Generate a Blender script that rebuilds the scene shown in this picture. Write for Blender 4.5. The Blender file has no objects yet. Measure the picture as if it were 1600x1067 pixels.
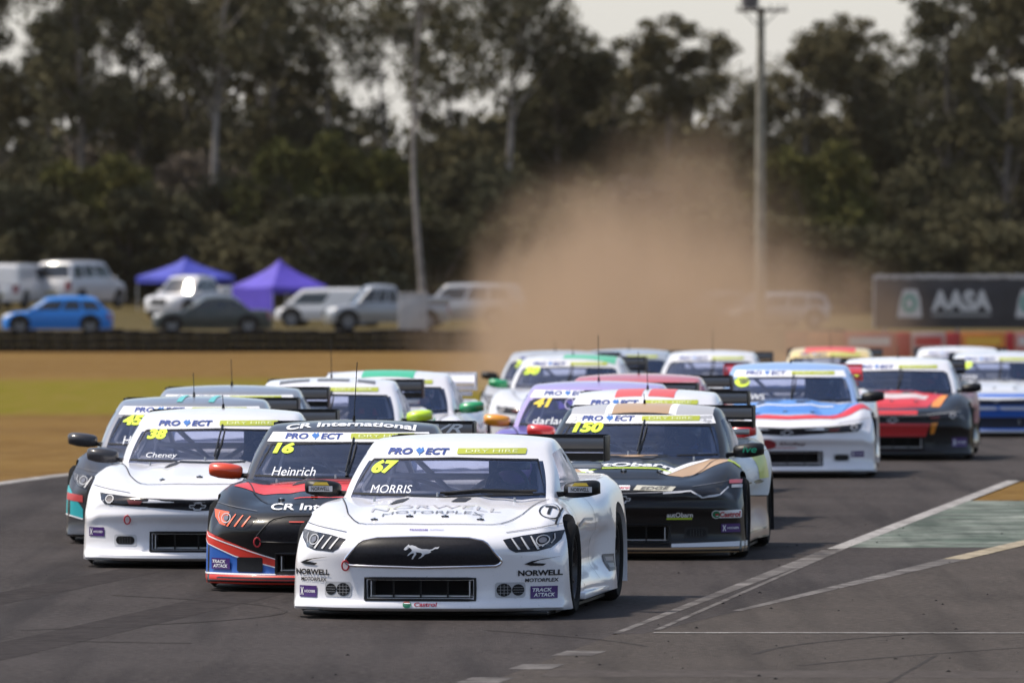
import bpy, bmesh, math, random
import numpy as np
from mathutils import Vector, Matrix
from mathutils.bvhtree import BVHTree

S = bpy.context.scene
R = math.radians
COL = S.collection
# ------------------------------------------------------------------ camera, sky, sun, exposure
F_PX = 14500.0          # focal length in pixels of the 1600 px wide frame
HOR = 368.0             # pixel row of the horizon
CAM_H = 2.67
cam = bpy.data.cameras.new('camera')
cam_o = bpy.data.objects.new('camera', cam); COL.objects.link(cam_o)
cam.sensor_width = 36.0
cam.lens = F_PX / 1600 * 36
cam.clip_start = 1.0; cam.clip_end = 6000
cam_o.location = (0, 0, CAM_H)
cam_o.rotation_euler = (R(90) - math.atan((533.5 - HOR) / F_PX), 0, 0)
cam.dof.use_dof = True
cam.dof.focus_distance = 67.0
cam.dof.aperture_fstop = 4.8
S.camera = cam_o

SUN_EL, SUN_AZ = R(58), R(-78)      # azimuth from +Y towards +X
w = bpy.data.worlds.new('World'); S.world = w; w.use_nodes = True
nt = w.node_tree
sky = nt.nodes.new('ShaderNodeTexSky'); sky.sky_type = 'NISHITA'; sky.sun_disc = False
sky.sun_elevation = SUN_EL; sky.sun_rotation = SUN_AZ
sky.air_density = 1.0; sky.dust_density = 1.5; sky.ozone_density = 1.0
bg = nt.nodes['Background']; bg.inputs[1].default_value = 0.13
# thin high cloud and whitish haze over the clear sky
_N = nt.nodes.new; _L = nt.links.new
tcw = _N('ShaderNodeTexCoord'); spw = _N('ShaderNodeSeparateXYZ'); _L(tcw.outputs['Generated'], spw.inputs[0])
mpw = _N('ShaderNodeMapping'); mpw.inputs['Scale'].default_value = (1.2, 1.2, 3.2); _L(tcw.outputs['Generated'], mpw.inputs[0])
nzw = _N('ShaderNodeTexNoise'); nzw.inputs['Scale'].default_value = 2.2; nzw.inputs['Detail'].default_value = 7; nzw.inputs['Roughness'].default_value = .6; _L(mpw.outputs[0], nzw.inputs['Vector'])
rpw = _N('ShaderNodeValToRGB'); rpw.color_ramp.elements[0].position = .48; rpw.color_ramp.elements[1].position = .72; _L(nzw.outputs[0], rpw.inputs[0])
hz = _N('ShaderNodeMapRange'); hz.inputs[1].default_value = .16; hz.inputs[2].default_value = .0; _L(spw.outputs[2], hz.inputs[0])
hz2 = _N('ShaderNodeMath'); hz2.operation = 'MAXIMUM'; _L(hz.outputs[0], hz2.inputs[0]); _L(rpw.outputs[0], hz2.inputs[1])
hz3 = _N('ShaderNodeMath'); hz3.operation = 'MULTIPLY'; _L(hz2.outputs[0], hz3.inputs[0]); hz3.inputs[1].default_value = .85
mxw = _N('ShaderNodeMix'); mxw.data_type = 'RGBA'; _L(hz3.outputs[0], mxw.inputs[0]); _L(sky.outputs[0], mxw.inputs[6]); mxw.inputs[7].default_value = (4.4, 4.25, 4.1, 1)
_L(mxw.outputs[2], bg.inputs[0])
sun = bpy.data.lights.new('sun', 'SUN'); sun.energy = 3.6; sun.angle = R(4.0); sun.color = (1.0, 0.91, 0.78)
sun_o = bpy.data.objects.new('sun', sun); COL.objects.link(sun_o)
sd = Vector((math.sin(SUN_AZ) * math.cos(SUN_EL), math.cos(SUN_AZ) * math.cos(SUN_EL), math.sin(SUN_EL)))
sun_o.rotation_euler = sd.to_track_quat('Z', 'Y').to_euler()
S.view_settings.view_transform = 'Standard'; S.view_settings.look = 'None'
S.view_settings.exposure = 0.5; S.view_settings.gamma = 1.0
S.cycles.volume_bounces = 1
S.cycles.max_bounces = 8
S.cycles.transparent_max_bounces = 16

rnd = random.Random(7)
nrng = np.random.default_rng(11)

# ------------------------------------------------------------------ ground heights
def sstep(a, b, x):
    t = np.clip((x - a) / (b - a), 0, 1); return t * t * (3 - 2 * t)
_GD = [0, 103, 123, 147, 180, 290, 345, 372, 430, 3000]
_GZ = [0, 0, -.18, -.40, -.60, -.97, -.98, -1.02, -.8, -.8]
def gz(x, d):
    z = float(np.interp(d, _GD, _GZ))
    z += 0.45 * float(sstep(350, 400, d)) * float(sstep(12, 16, -x)) * float(1 - sstep(440, 470, d))
    return z
def px(u, s):
    return (u - 800.0) / s
def dist(s):
    return F_PX / s
def G(u, v, z=0.0):
    s = (v - HOR) / (CAM_H - z); return (px(u, s), dist(s), z)

# ------------------------------------------------------------------ materials
MATS = {}
def mat(name, col=(.5, .5, .5), rough=.5, metal=0., coat=0., emis=0., noise=0., nscale=8., bump=0., bscale=40., spec=.5, col2=None, trans=0.):
    if name in MATS: return MATS[name]
    m = bpy.data.materials.new(name); m.use_nodes = True
    n = m.node_tree.nodes; l = m.node_tree.links; b = n['Principled BSDF']
    b.inputs['Base Color'].default_value = (*col, 1); b.inputs['Roughness'].default_value = rough
    b.inputs['Metallic'].default_value = metal; b.inputs['Coat Weight'].default_value = coat
    b.inputs['Coat Roughness'].default_value = .04
    b.inputs['Specular IOR Level'].default_value = spec
    if noise > 0 or bump > 0:
        tc = n.new('ShaderNodeTexCoord')
    if noise > 0 or col2:
        nz = n.new('ShaderNodeTexNoise'); nz.inputs['Scale'].default_value = nscale; nz.inputs['Detail'].default_value = 6
        l.new(tc.outputs['Object'], nz.inputs['Vector'])
        mx = n.new('ShaderNodeMix'); mx.data_type = 'RGBA'
        c2 = col2 or tuple(c * (1 - noise) for c in col)
        mx.inputs[6].default_value = (*col, 1); mx.inputs[7].default_value = (*c2, 1)
        cr = n.new('ShaderNodeValToRGB'); cr.color_ramp.elements[0].position = .38; cr.color_ramp.elements[1].position = .68
        l.new(nz.outputs[0], cr.inputs[0]); l.new(cr.outputs[0], mx.inputs[0]); l.new(mx.outputs[2], b.inputs['Base Color'])
    if bump > 0:
        nb = n.new('ShaderNodeTexNoise'); nb.inputs['Scale'].default_value = bscale; nb.inputs['Detail'].default_value = 4
        l.new(tc.outputs['Object'], nb.inputs['Vector'])
        bp = n.new('ShaderNodeBump'); bp.inputs['Strength'].default_value = bump; bp.inputs['Distance'].default_value = .02
        l.new(nb.outputs[0], bp.inputs['Height']); l.new(bp.outputs[0], b.inputs['Normal'])
    MATS[name] = m
    return m
def paint(name, col, dirt=.12, coat=.8, rough=.32, metal=0.):
    """car paint: a coat of lacquer, rubber dust and stone chips gathered low on the panels"""
    if name in MATS: return MATS[name]
    dk = max(col) < .06
    m = mat(name, col, rough, metal, .35 if dk else coat, spec=.2 if dk else .5)
    n = m.node_tree.nodes; l = m.node_tree.links; b = n['Principled BSDF']
    tc = n.new('ShaderNodeTexCoord')
    nz = n.new('ShaderNodeTexNoise'); nz.inputs['Scale'].default_value = 3.5; nz.inputs['Detail'].default_value = 8; nz.inputs['Roughness'].default_value = .65
    mp = n.new('ShaderNodeMapping'); mp.inputs['Scale'].default_value = (1, .35, 1.6)
    l.new(tc.outputs['Object'], mp.inputs[0]); l.new(mp.outputs[0], nz.inputs['Vector'])
    r1 = n.new('ShaderNodeValToRGB'); r1.color_ramp.elements[0].position = .42; r1.color_ramp.elements[1].position = .75
    l.new(nz.outputs[0], r1.inputs[0])
    vo = n.new('ShaderNodeTexNoise'); vo.inputs['Scale'].default_value = 42; vo.inputs['Detail'].default_value = 2
    l.new(tc.outputs['Object'], vo.inputs['Vector'])
    r2 = n.new('ShaderNodeValToRGB'); r2.color_ramp.elements[0].position = .70; r2.color_ramp.elements[1].position = .74
    l.new(vo.outputs[0], r2.inputs[0])
    ad = n.new('ShaderNodeMath'); ad.operation = 'MAXIMUM'
    m1 = n.new('ShaderNodeMath'); m1.operation = 'MULTIPLY'; m1.inputs[1].default_value = dirt
    m2 = n.new('ShaderNodeMath'); m2.operation = 'MULTIPLY'; m2.inputs[1].default_value = min(.6, dirt * 3)
    l.new(r1.outputs[0], m1.inputs[0]); l.new(r2.outputs[0], m2.inputs[0]); l.new(m1.outputs[0], ad.inputs[0]); l.new(m2.outputs[0], ad.inputs[1])
    mx = n.new('ShaderNodeMix'); mx.data_type = 'RGBA'
    mx.inputs[6].default_value = (*col, 1); mx.inputs[7].default_value = (.16, .13, .12, 1)
    l.new(ad.outputs[0], mx.inputs[0]); l.new(mx.outputs[2], b.inputs['Base Color'])
    nb = n.new('ShaderNodeTexNoise'); nb.inputs['Scale'].default_value = 5; nb.inputs['Detail'].default_value = 2
    l.new(tc.outputs['Object'], nb.inputs['Vector'])
    bp = n.new('ShaderNodeBump'); bp.inputs['Strength'].default_value = .03; bp.inputs['Distance'].default_value = .03
    l.new(nb.outputs[0], bp.inputs['Height']); l.new(bp.outputs[0], b.inputs['Normal']); l.new(bp.outputs[0], b.inputs['Coat Normal'])
    return m
def glass(name, tint=(.55, .58, .68), refl=.10, ior=1.5):
    if name in MATS: return MATS[name]
    m = bpy.data.materials.new(name); m.use_nodes = True
    n = m.node_tree.nodes; l = m.node_tree.links
    n.remove(n['Principled BSDF'])
    out = n['Material Output']
    tr = n.new('ShaderNodeBsdfTransparent'); tr.inputs[0].default_value = (*tint, 1)
    gl = n.new('ShaderNodeBsdfGlossy'); gl.inputs['Color'].default_value = (.68, .74, .92, 1); gl.inputs['Roughness'].default_value = .06
    fr = n.new('ShaderNodeFresnel'); fr.inputs[0].default_value = ior
    ad = n.new('ShaderNodeMath'); ad.operation = 'ADD'; ad.inputs[1].default_value = refl; ad.use_clamp = True
    tc = n.new('ShaderNodeTexCoord'); nb = n.new('ShaderNodeTexNoise'); nb.inputs['Scale'].default_value = 2.5
    l.new(tc.outputs['Object'], nb.inputs['Vector'])
    bp = n.new('ShaderNodeBump'); bp.inputs['Strength'].default_value = .35; bp.inputs['Distance'].default_value = .05
    l.new(nb.outputs[0], bp.inputs['Height']); l.new(bp.outputs[0], gl.inputs['Normal'])
    mx = n.new('ShaderNodeMixShader')
    l.new(fr.outputs[0], ad.inputs[0]); l.new(ad.outputs[0], mx.inputs[0]); l.new(tr.outputs[0], mx.inputs[1]); l.new(gl.outputs[0], mx.inputs[2])
    l.new(mx.outputs[0], out.inputs[0])
    MATS[name] = m
    return m
def flat(col, rough=.45, key=None):
    key = key or 'vinyl_%02x%02x%02x' % tuple(int(min(1, c) ** .45 * 255) for c in col)
    return mat(key, col, rough, coat=.15 if max(col) > .05 else 0, spec=.5 if max(col) > .05 else .2)

BLACK = mat('black_plastic', (.008, .008, .009), .45, spec=.3, noise=.4, nscale=12)
CAGE = mat('cage_tube', (.42, .42, .46), .45)
RUBBER = mat('rubber', (.010, .010, .011), .85, spec=.12, noise=.5, nscale=20, bump=.2)
RIM = mat('rim_metal', (.05, .05, .055), .35, metal=.7)
ALU = mat('aluminium', (.55, .55, .57), .35, metal=.9)
CHROME = mat('chrome', (.75, .75, .78), .12, metal=1)
CAVITY = mat('bare_interior', (.014, .014, .016), .85, spec=.1)
MESHM = mat('grille_mesh', (.014, .013, .017), .4, spec=.25, noise=.5, nscale=60)
WGLASS = glass('windshield_glass', (.76, .78, .84), .10)
SGLASS = glass('tinted_glass', (.72, .73, .78), .0, 1.12)
LENS = mat('lamp_lens', (.012, .012, .015), .12, spec=.35)
LENSL = mat('lamp_reflector', (.26, .23, .20), .15, metal=.7, noise=.6, nscale=18)

# ------------------------------------------------------------------ mesh helpers
class MB:
    def __init__(s): s.v = []; s.f = []; s.m = []; s.mats = []
    def mi(s, m):
        if m not in s.mats: s.mats.append(m)
        return s.mats.index(m)
    def add(s, vs, fs, m=None):
        o = len(s.v); s.v.extend([tuple(map(float, p)) for p in vs]); k = s.mi(m)
        for f in fs: s.f.append([i + o for i in f]); s.m.append(k)
        return s
    def box(s, c, d, m=None, rz=0, bev=0.0, rx=0):
        hx, hy, hz = d[0] / 2, d[1] / 2, d[2] / 2
        bm = bmesh.new(); bmesh.ops.create_cube(bm, size=1)
        bmesh.ops.scale(bm, vec=(d[0], d[1], d[2]), verts=bm.verts)
        if bev: bmesh.ops.bevel(bm, geom=bm.edges[:], offset=min(bev, min(d) * .45), segments=2, affect='EDGES', profile=.5)
        M = Matrix.Translation(c) @ Matrix.Rotation(rz, 4, 'Z') @ Matrix.Rotation(rx, 4, 'X')
        s.bm(bm, m, M); return s
    def bm(s, bm, m=None, M=None):
        bm.verts.index_update()
        vs = [(M @ v.co if M else v.co) for v in bm.verts]
        s.add(vs, [[v.index for v in f.verts] for f in bm.faces], m); bm.free(); return s
    def tube(s, pts, r, m=None, n=8, cap=True):
        pts = [Vector(p) for p in pts]; rr = r if hasattr(r, '__len__') else [r] * len(pts)
        vs = []; fs = []; up = Vector((0, 0, 1)); pu = None
        for i, p in enumerate(pts):
            t = (pts[min(i + 1, len(pts) - 1)] - pts[max(i - 1, 0)])
            if t.length < 1e-9: t = Vector((0, 0, 1))
            t.normalize()
            if pu is None:
                a = up if abs(t.z) < .9 else Vector((1, 0, 0)); pu = (a - t * a.dot(t)).normalized()
            else:
                pu = (pu - t * pu.dot(t))
                pu = pu.normalized() if pu.length > 1e-6 else t.orthogonal().normalized()
            b = t.cross(pu)
            for k in range(n):
                an = 2 * math.pi * k / n; vs.append(p + (pu * math.cos(an) + b * math.sin(an)) * rr[i])
        for i in range(len(pts) - 1):
            for k in range(n):
                a = i * n + k; c = i * n + (k + 1) % n; fs.append([a, c, c + n, a + n])
        if cap: fs.append(list(range(n))[::-1]); fs.append([(len(pts) - 1) * n + k for k in range(n)])
        s.add(vs, fs, m); return s
    def lathe(s, prof, m=None, n=24, axis='x', c=(0, 0, 0), closed=False):
        vs = []; fs = []
        for k in range(n):
            a = 2 * math.pi * k / n
            for (h, r) in prof:
                p = (h, r * math.cos(a), r * math.sin(a)) if axis == 'x' else ((r * math.cos(a), r * math.sin(a), h) if axis == 'z' else (r * math.cos(a), h, r * math.sin(a)))
                vs.append((p[0] + c[0], p[1] + c[1], p[2] + c[2]))
        q = len(prof)
        for k in range(n):
            for j in range(q - 1 + (1 if closed else 0)):
                a = k * q + j; b = k * q + (j + 1) % q; c2 = ((k + 1) % n) * q + (j + 1) % q; d = ((k + 1) % n) * q + j
                fs.append([a, b, c2, d])
        s.add(vs, fs, m); return s
    def mesh(s, name, smooth=40):
        me = bpy.data.meshes.new(name); me.from_pydata(s.v, [], s.f)
        for m in s.mats: me.materials.append(m)
        me.polygons.foreach_set('material_index', s.m)
        if smooth:
            me.polygons.foreach_set('use_smooth', [True] * len(s.f))
            me.update()
            try: me.set_sharp_from_angle(angle=R(smooth))
            except Exception: pass
        me.update(); return me
    def build(s, name, parent=None, smooth=40, loc=None):
        return link(name, s.mesh(name, smooth), parent, loc)
def link(name, data, parent=None, loc=None, rz=0):
    o = bpy.data.objects.new(name, data); COL.objects.link(o)
    if parent: o.parent = parent
    if loc is not None: o.location = loc
    if rz: o.rotation_euler = (0, 0, rz)
    return o
def tag(o, label=None, cat=None, group=None, kind=None):
    if label: o['label'] = label
    if cat: o['category'] = cat
    if group: o['group'] = group
    if kind: o['kind'] = kind
    return o
def empty(name, loc, rz=0):
    o = bpy.data.objects.new(name, None); COL.objects.link(o); o.location = loc; o.rotation_euler = (0, 0, rz); o.empty_display_size = .3
    return o
def copy_tree(o, parent=None):
    c = o.copy(); COL.objects.link(c)
    if parent: c.parent = parent
    for ch in list(o.children): copy_tree(ch, c)
    return c
def sp(x, pts):
    """smooth monotone interpolation through points"""
    xs = np.array([p[0] for p in pts], float); ys = np.array([p[1] for p in pts], float)
    d = np.diff(ys) / np.diff(xs); mm = np.zeros(len(xs))
    mm[1:-1] = np.where(d[:-1] * d[1:] > 0, 2 * d[:-1] * d[1:] / (d[:-1] + d[1:] + 1e-12), 0); mm[0] = d[0]; mm[-1] = d[-1]
    x = np.clip(x, xs[0], xs[-1]); i = np.clip(np.searchsorted(xs, x) - 1, 0, len(xs) - 2)
    h = xs[i + 1] - xs[i]; t = (x - xs[i]) / h
    return ((1 + 2 * t) * (1 - t) ** 2) * ys[i] + t * (1 - t) ** 2 * h * mm[i] + t * t * (3 - 2 * t) * ys[i + 1] + t * t * (t - 1) * h * mm[i + 1]

def box_shell(U, V, W, fn, iters=6, reach=2.6, keep_bottom=True):
    """surface lattice of a box mapped through fn(u,v,w)->xyz, its edges softened"""
    U = np.array(U, float); V = np.array(V, float); W = np.array(W, float)
    nu, nv, nw = len(U), len(V), len(W)
    idx = {}; par = []; ijk = []
    def vid(i, j, k):
        key = (i, j, k)
        if key not in idx: idx[key] = len(par); par.append((U[i], V[j], W[k])); ijk.append(key)
        return idx[key]
    faces = []; tags = []
    for j in (0, nv - 1):
        for i in range(nu - 1):
            for k in range(nw - 1):
                q = [vid(i, j, k), vid(i + 1, j, k), vid(i + 1, j, k + 1), vid(i, j, k + 1)]
                faces.append(q if j == 0 else q[::-1]); tags.append('front' if j == 0 else 'back')
    for i in (0, nu - 1):
        for j in range(nv - 1):
            for k in range(nw - 1):
                q = [vid(i, j, k), vid(i, j, k + 1), vid(i, j + 1, k + 1), vid(i, j + 1, k)]
                faces.append(q if i == 0 else q[::-1]); tags.append('left' if i == 0 else 'right')
    for k in (0, nw - 1):
        for i in range(nu - 1):
            for j in range(nv - 1):
                q = [vid(i, j, k), vid(i, j + 1, k), vid(i + 1, j + 1, k), vid(i + 1, j, k)]
                faces.append(q if k == 0 else q[::-1]); tags.append('bottom' if k == 0 else 'top')
    P = np.array(par); K = np.array(ijk)
    X = np.stack(fn(P[:, 0], P[:, 1], P[:, 2]), 1)
    du = np.minimum(K[:, 0], nu - 1 - K[:, 0]); dv = np.minimum(K[:, 1], nv - 1 - K[:, 1]); dt = nw - 1 - K[:, 2]
    D = np.sort(np.stack([du, dv, dt], 1).astype(float), 1)
    wt = np.clip(1 - D[:, 1] / reach, 0, 1) * .6
    if keep_bottom: wt = np.where(K[:, 2] <= 1, 0, wt)
    E = set()
    for f in faces:
        for a in range(4): e = (f[a], f[(a + 1) % 4]); E.add((min(e), max(e)))
    E = np.array(list(E))
    for _ in range(iters):
        acc = np.zeros_like(X); cnt = np.zeros(len(X))
        np.add.at(acc, E[:, 0], X[E[:, 1]]); np.add.at(acc, E[:, 1], X[E[:, 0]])
        np.add.at(cnt, E[:, 0], 1); np.add.at(cnt, E[:, 1], 1)
        X = X + wt[:, None] * (acc / cnt[:, None] - X)
    cen = np.array([P[f].mean(0) for f in faces])
    return X, faces, tags, cen

def boolean_cut(X, faces, cutter, name):
    me = bpy.data.meshes.new(name); me.from_pydata([tuple(p) for p in X], [], faces); me.update()
    me.materials.append(BLACK); me.materials.append(CAVITY)
    o = bpy.data.objects.new(name, me); COL.objects.link(o)
    cm = cutter.mesh('cutter', 0)
    cm.materials.clear(); cm.materials.append(BLACK); cm.materials.append(CAVITY)
    cm.polygons.foreach_set('material_index', [1] * len(cm.polygons))
    c = bpy.data.objects.new('cutter', cm); COL.objects.link(c)
    md = o.modifiers.new('b', 'BOOLEAN'); md.operation = 'DIFFERENCE'; md.solver = 'EXACT'; md.object = c
    dg = bpy.context.evaluated_depsgraph_get(); dg.update()
    out = bpy.data.meshes.new_from_object(o.evaluated_get(dg))
    out.name = name
    bpy.data.objects.remove(o); bpy.data.objects.remove(c); bpy.data.meshes.remove(cm)
    out.polygons.foreach_set('use_smooth', [True] * len(out.polygons)); out.update()
    out.set_sharp_from_angle(angle=R(38))
    return out

# ------------------------------------------------------------------ race car shells
def nonuni(L):
    a = list(np.linspace(0, .2, 9)[:-1]) + list(np.linspace(.2, 1.0, 27)[:-1]) + list(np.linspace(1.0, L, 75))
    return a
LEN = 4.65
CAR = {
 'pony': dict(
   Tc=[(0, .585), (.08, .605), (.3, .655), (.7, .725), (1.1, .785), (1.35, .815), (1.8, .825), (3.6, .86), (4.0, .90), (4.65, .93)],
   Tf=[(0, .575), (.2, .615), (.45, .68), (.75, .745), (1.0, .785), (1.3, .805), (1.7, .825), (2.6, .83), (3.2, .87), (3.6, .90), (4.1, .91), (4.65, .91)],
   P=[(0, .0), (.035, -.035), (.09, -.03), (.14, .0), (.3, .01), (.55, .0), (.78, -.015), (.9, .01), (1, .07)], bulge=.022),
 'coupe': dict(
   Tc=[(0, .60), (.08, .62), (.3, .665), (.7, .735), (1.1, .795), (1.35, .82), (1.8, .825), (3.6, .86), (4.0, .90), (4.65, .93)],
   Tf=[(0, .59), (.2, .635), (.45, .70), (.75, .765), (1.0, .80), (1.3, .81), (1.7, .825), (2.6, .83), (3.2, .88), (3.6, .915), (4.1, .92), (4.65, .91)],
   P=[(0, .0), (.035, -.035), (.09, -.03), (.14, .01), (.3, .03), (.55, .02), (.68, -.02), (.8, .0), (.9, -.01), (1, .06)], bulge=.03),
}
def body_fn(c):
    def fn(u, y0, w):
        a = np.abs(u)
        Tc = sp(y0, c['Tc']); Tf = sp(y0, c['Tf'])
        h = sstep(.42, .84, a)
        T = Tc * (1 - h) + Tf * h
        hood = sstep(.2, .5, y0) * (1 - sstep(1.25, 1.45, y0))
        T = T + c['bulge'] * (1 - sstep(.26, .40, a)) * hood - .018 * np.exp(-((a - .62) / .1) ** 2) * hood
        T = T - .06 * sstep(.86, 1.0, a) ** 1.3
        B = sp(y0, [(0, .062), (.4, .062), (.7, .085), (1.5, .105), (3.2, .105), (4.1, .14), (4.65, .2)])
        Wd = sp(y0, [(0, .945), (.3, .975), (.6, .99), (1.0, .995), (1.28, .95), (1.55, .905), (2.2, .895), (2.8, .925), (3.3, 1.0), (3.9, 1.0), (4.3, .97), (4.65, .92)])
        door = sstep(1.25, 1.6, y0) * (1 - sstep(2.9, 3.3, y0))
        s1 = sp(w, [(0, 1.0), (.3, .998), (.6, .99), (.85, .965), (1, .93)])
        s2 = sp(w, [(0, 1.05), (.12, 1.05), (.17, 1.03), (.33, .945), (.42, .94), (.58, .95), (.70, 1.0), (.86, .985), (1, .93)])
        x = u * Wd * (s1 * (1 - door) + s2 * door)
        fade = np.clip(1 - y0 / 1.05, 0, 1) ** 1.5
        y = y0 + fade * (sp(w, c['P']) + .40 * a ** 3.0)
        fr = np.clip((y0 - 3.9) / .75, 0, 1) ** 1.5
        y = y - fr * (.16 * a ** 3 + .10 * (1 - w) ** 1.5)
        z = B + (T - B) * w
        return x, y, z
    return fn
def green_fn(c=None, dz=0.):
    def fn(u, v, w):
        a = np.abs(u)
        yb = 1.24 + v * 2.76; yr = 1.88 + v * 1.22
        e = sp(w, [(0, 0), (.5, .49), (1, 1)])
        y = yb * (1 - e) + yr * e
        Wb = sp(v, [(0, .755), (.25, .80), (.6, .79), (1, .60)]); Wr = sp(v, [(0, .625), (.3, .64), (.7, .62), (1, .55)])
        x = u * (Wb * (1 - e) + Wr * e) * (1 + .03 * np.sin(math.pi * w))
        zt = sp(v, [(0, 1.185), (.25, 1.235), (.5, 1.245), (.75, 1.225), (1, 1.17)]) - .035 * a ** 2.2 + dz
        zb = .79 + .05 * v
        z = zb + (zt - zb) * w
        y = y + (1 - v) ** 3 * .17 * a ** 2.4 - v ** 3 * .12 * a ** 2.4
        return x, y, z
    return fn

SHELL = {}
def make_shells(kind):
    c = CAR[kind]
    U = np.linspace(-1, 1, 65); V = nonuni(LEN); W = np.linspace(0, 1, 25)
    X, faces, tags, cen = box_shell(U, V, W, body_fn(c), iters=7, reach=2.8)
    bvh0 = BVHTree.FromPolygons([Vector(p) for p in X], faces)
    cut = MB()
    for yy, zz, rr, x0 in ((.93, .32, .395, .60), (3.63, .33, .395, .60)):
        for sx in (-1, 1):
            a, b = sorted((sx * x0, sx * 1.25))
            bm = bmesh.new(); bmesh.ops.create_cone(bm, cap_ends=True, segments=40, radius1=rr, radius2=rr, depth=b - a)
            cut.bm(bm, CAVITY, Matrix.Translation(((a + b) / 2, yy, zz)) @ Matrix.Rotation(R(90), 4, 'Y'))
    cut.box((0, 2.45, .62), (1.26, 1.9, .62), CAVITY)       # cockpit
    if kind == 'pony':
        cut.box((-.015, .05, .215), (.745, .5, .125), CAVITY)
    else:
        cut.box((0, .05, .215), (.74, .5, .125), CAVITY)
        for sx in (-1, 1): cut.box((sx * .595, .12, .225), (.17, .4, .075), CAVITY, bev=.03)
    body = boolean_cut(X, faces, cut, 'body')
    # greenhouse
    GU = np.array([-1, -.97, -.93] + list(np.linspace(-.9, .9, 25)) + [.93, .97, 1])
    GV = np.array([0, .03, .07, .11] + list(np.linspace(.15, .60, 14)) + [.64, .68, .72, .76, .8, .84, .88, .92, .96, 1])
    GW = np.array([0, .06, .1, .16, .24, .32, .4, .48, .56, .64, .70, .745, .82, .88, .94, 1])
    gx, gf, gt, gc = box_shell(GU, GV, GW, green_fn(), iters=4, reach=2.2)
    parts = {'cabin': [], 'windshield': [], 'side_r': [], 'side_l': [], 'rear': []}
    for f, t, q in zip(gf, gt, gc):
        u, v, ww = q
        if t == 'bottom': continue
        if t == 'front' and abs(u) < .93 and .0 < ww < .745: parts['windshield'].append(f)
        elif t in ('left', 'right') and .12 < v < .60 and .16 < ww < .82 and v < .60: parts['side_r' if t == 'right' else 'side_l'].append(f)
        elif t == 'back' and abs(u) < .9 and .24 < ww < .82: parts['rear'].append(f)
        else: parts['cabin'].append(f)
    out = {}
    for k, fs in parts.items():
        used = sorted({i for f in fs for i in f}); mp = {a: b for b, a in enumerate(used)}
        me = bpy.data.meshes.new(k); me.from_pydata([tuple(gx[i]) for i in used], [], [[mp[i] for i in f] for f in fs])
        if k == 'cabin':
            bm = bmesh.new(); bm.from_mesh(me)
            bmesh.ops.recalc_face_normals(bm, faces=bm.faces)
            # make sure normals look outwards, then thicken inwards
            up = [f for f in bm.faces if f.calc_center_median().z > 1.2]
            if up and sum(f.normal.z for f in up) < 0: bmesh.ops.reverse_faces(bm, faces=bm.faces)
            bmesh.ops.solidify(bm, geom=bm.faces[:], thickness=.022)
            bm.to_mesh(me); bm.free()
        me.polygons.foreach_set('use_smooth', [True] * len(me.polygons)); me.update(); me.set_sharp_from_angle(angle=R(40))
        out[k] = me
    bvh = BVHTree.FromPolygons([Vector(p) for p in X] + [Vector(p) for p in gx], list(faces) + [[i + len(X) for i in f] for f in gf])
    SHELL[kind] = dict(body=body, bvh=bvh, bodybvh=bvh0, **out)

# ------------------------------------------------------------------ decals: flat shapes and lettering laid on the panels
def text_mesh(txt, height=1.0, width=None, shear=0., bold=0., spacing=1.0):
    cu = bpy.data.curves.new('t', 'FONT'); cu.body = txt; cu.align_x = 'CENTER'; cu.align_y = 'CENTER'
    cu.size = 1.0; cu.shear = shear; cu.offset = bold; cu.space_character = spacing; cu.resolution_u = 4
    o = bpy.data.objects.new('t', cu); COL.objects.link(o)
    dg = bpy.context.evaluated_depsgraph_get(); dg.update()
    me = o.evaluated_get(dg).to_mesh()
    vs = np.array([v.co[:2] for v in me.vertices]); fs = [list(p.vertices) for p in me.polygons]
    o.evaluated_get(dg).to_mesh_clear(); bpy.data.objects.remove(o); bpy.data.curves.remove(cu)
    if len(vs) == 0: return vs, fs
    lo, hi = vs.min(0), vs.max(0); vs = vs - (lo + hi) / 2
    k = height / max(1e-6, hi[1] - lo[1]); vs[:, 1] *= k; vs[:, 0] *= (width / (hi[0] - lo[0])) if width else k
    return vs, fs
def T(txt, c, h, wd=None, col=(.02, .02, .02), layer=2, shear=0., bold=.015, rot=0., spacing=1., curve=0.):
    vs, fs = text_mesh(txt, h, wd, shear, bold, spacing)
    ca, sa = math.cos(rot), math.sin(rot)
    if curve: vs = np.stack([vs[:, 0], vs[:, 1] - curve * vs[:, 0] ** 2], 1)
    vs = np.stack([vs[:, 0] * ca - vs[:, 1] * sa + c[0], vs[:, 0] * sa + vs[:, 1] * ca + c[1]], 1)
    return (vs, fs, flat(col) if isinstance(col, tuple) else col, layer)
def Pg(pts, col, layer=1):
    return (np.array(pts, float), [list(range(len(pts)))], flat(col) if isinstance(col, tuple) else col, layer)
def Rc(x0, z0, x1, z1, col, layer=1, r=0., sk=0.):
    if r <= 0: pts = [(x0, z0), (x1, z0), (x1 + sk, z1), (x0 + sk, z1)]
    else:
        pts = []
        for cx, cy, a0 in ((x1 - r, z0 + r, -90), (x1 - r, z1 - r, 0), (x0 + r, z1 - r, 90), (x0 + r, z0 + r, 180)):
            for q in range(5): a = R(a0 + q * 22.5); pts.append((cx + r * math.cos(a), cy + r * math.sin(a)))
    return Pg(pts, col, layer)
def El(cx, cz, rx, rz, col, layer=1, n=20, a0=0, a1=360):
    return Pg([(cx + rx * math.cos(R(a0 + (a1 - a0) * k / n)), cz + rz * math.sin(R(a0 + (a1 - a0) * k / n))) for k in range(n + (0 if a1 - a0 == 360 else 1))], col, layer)
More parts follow.
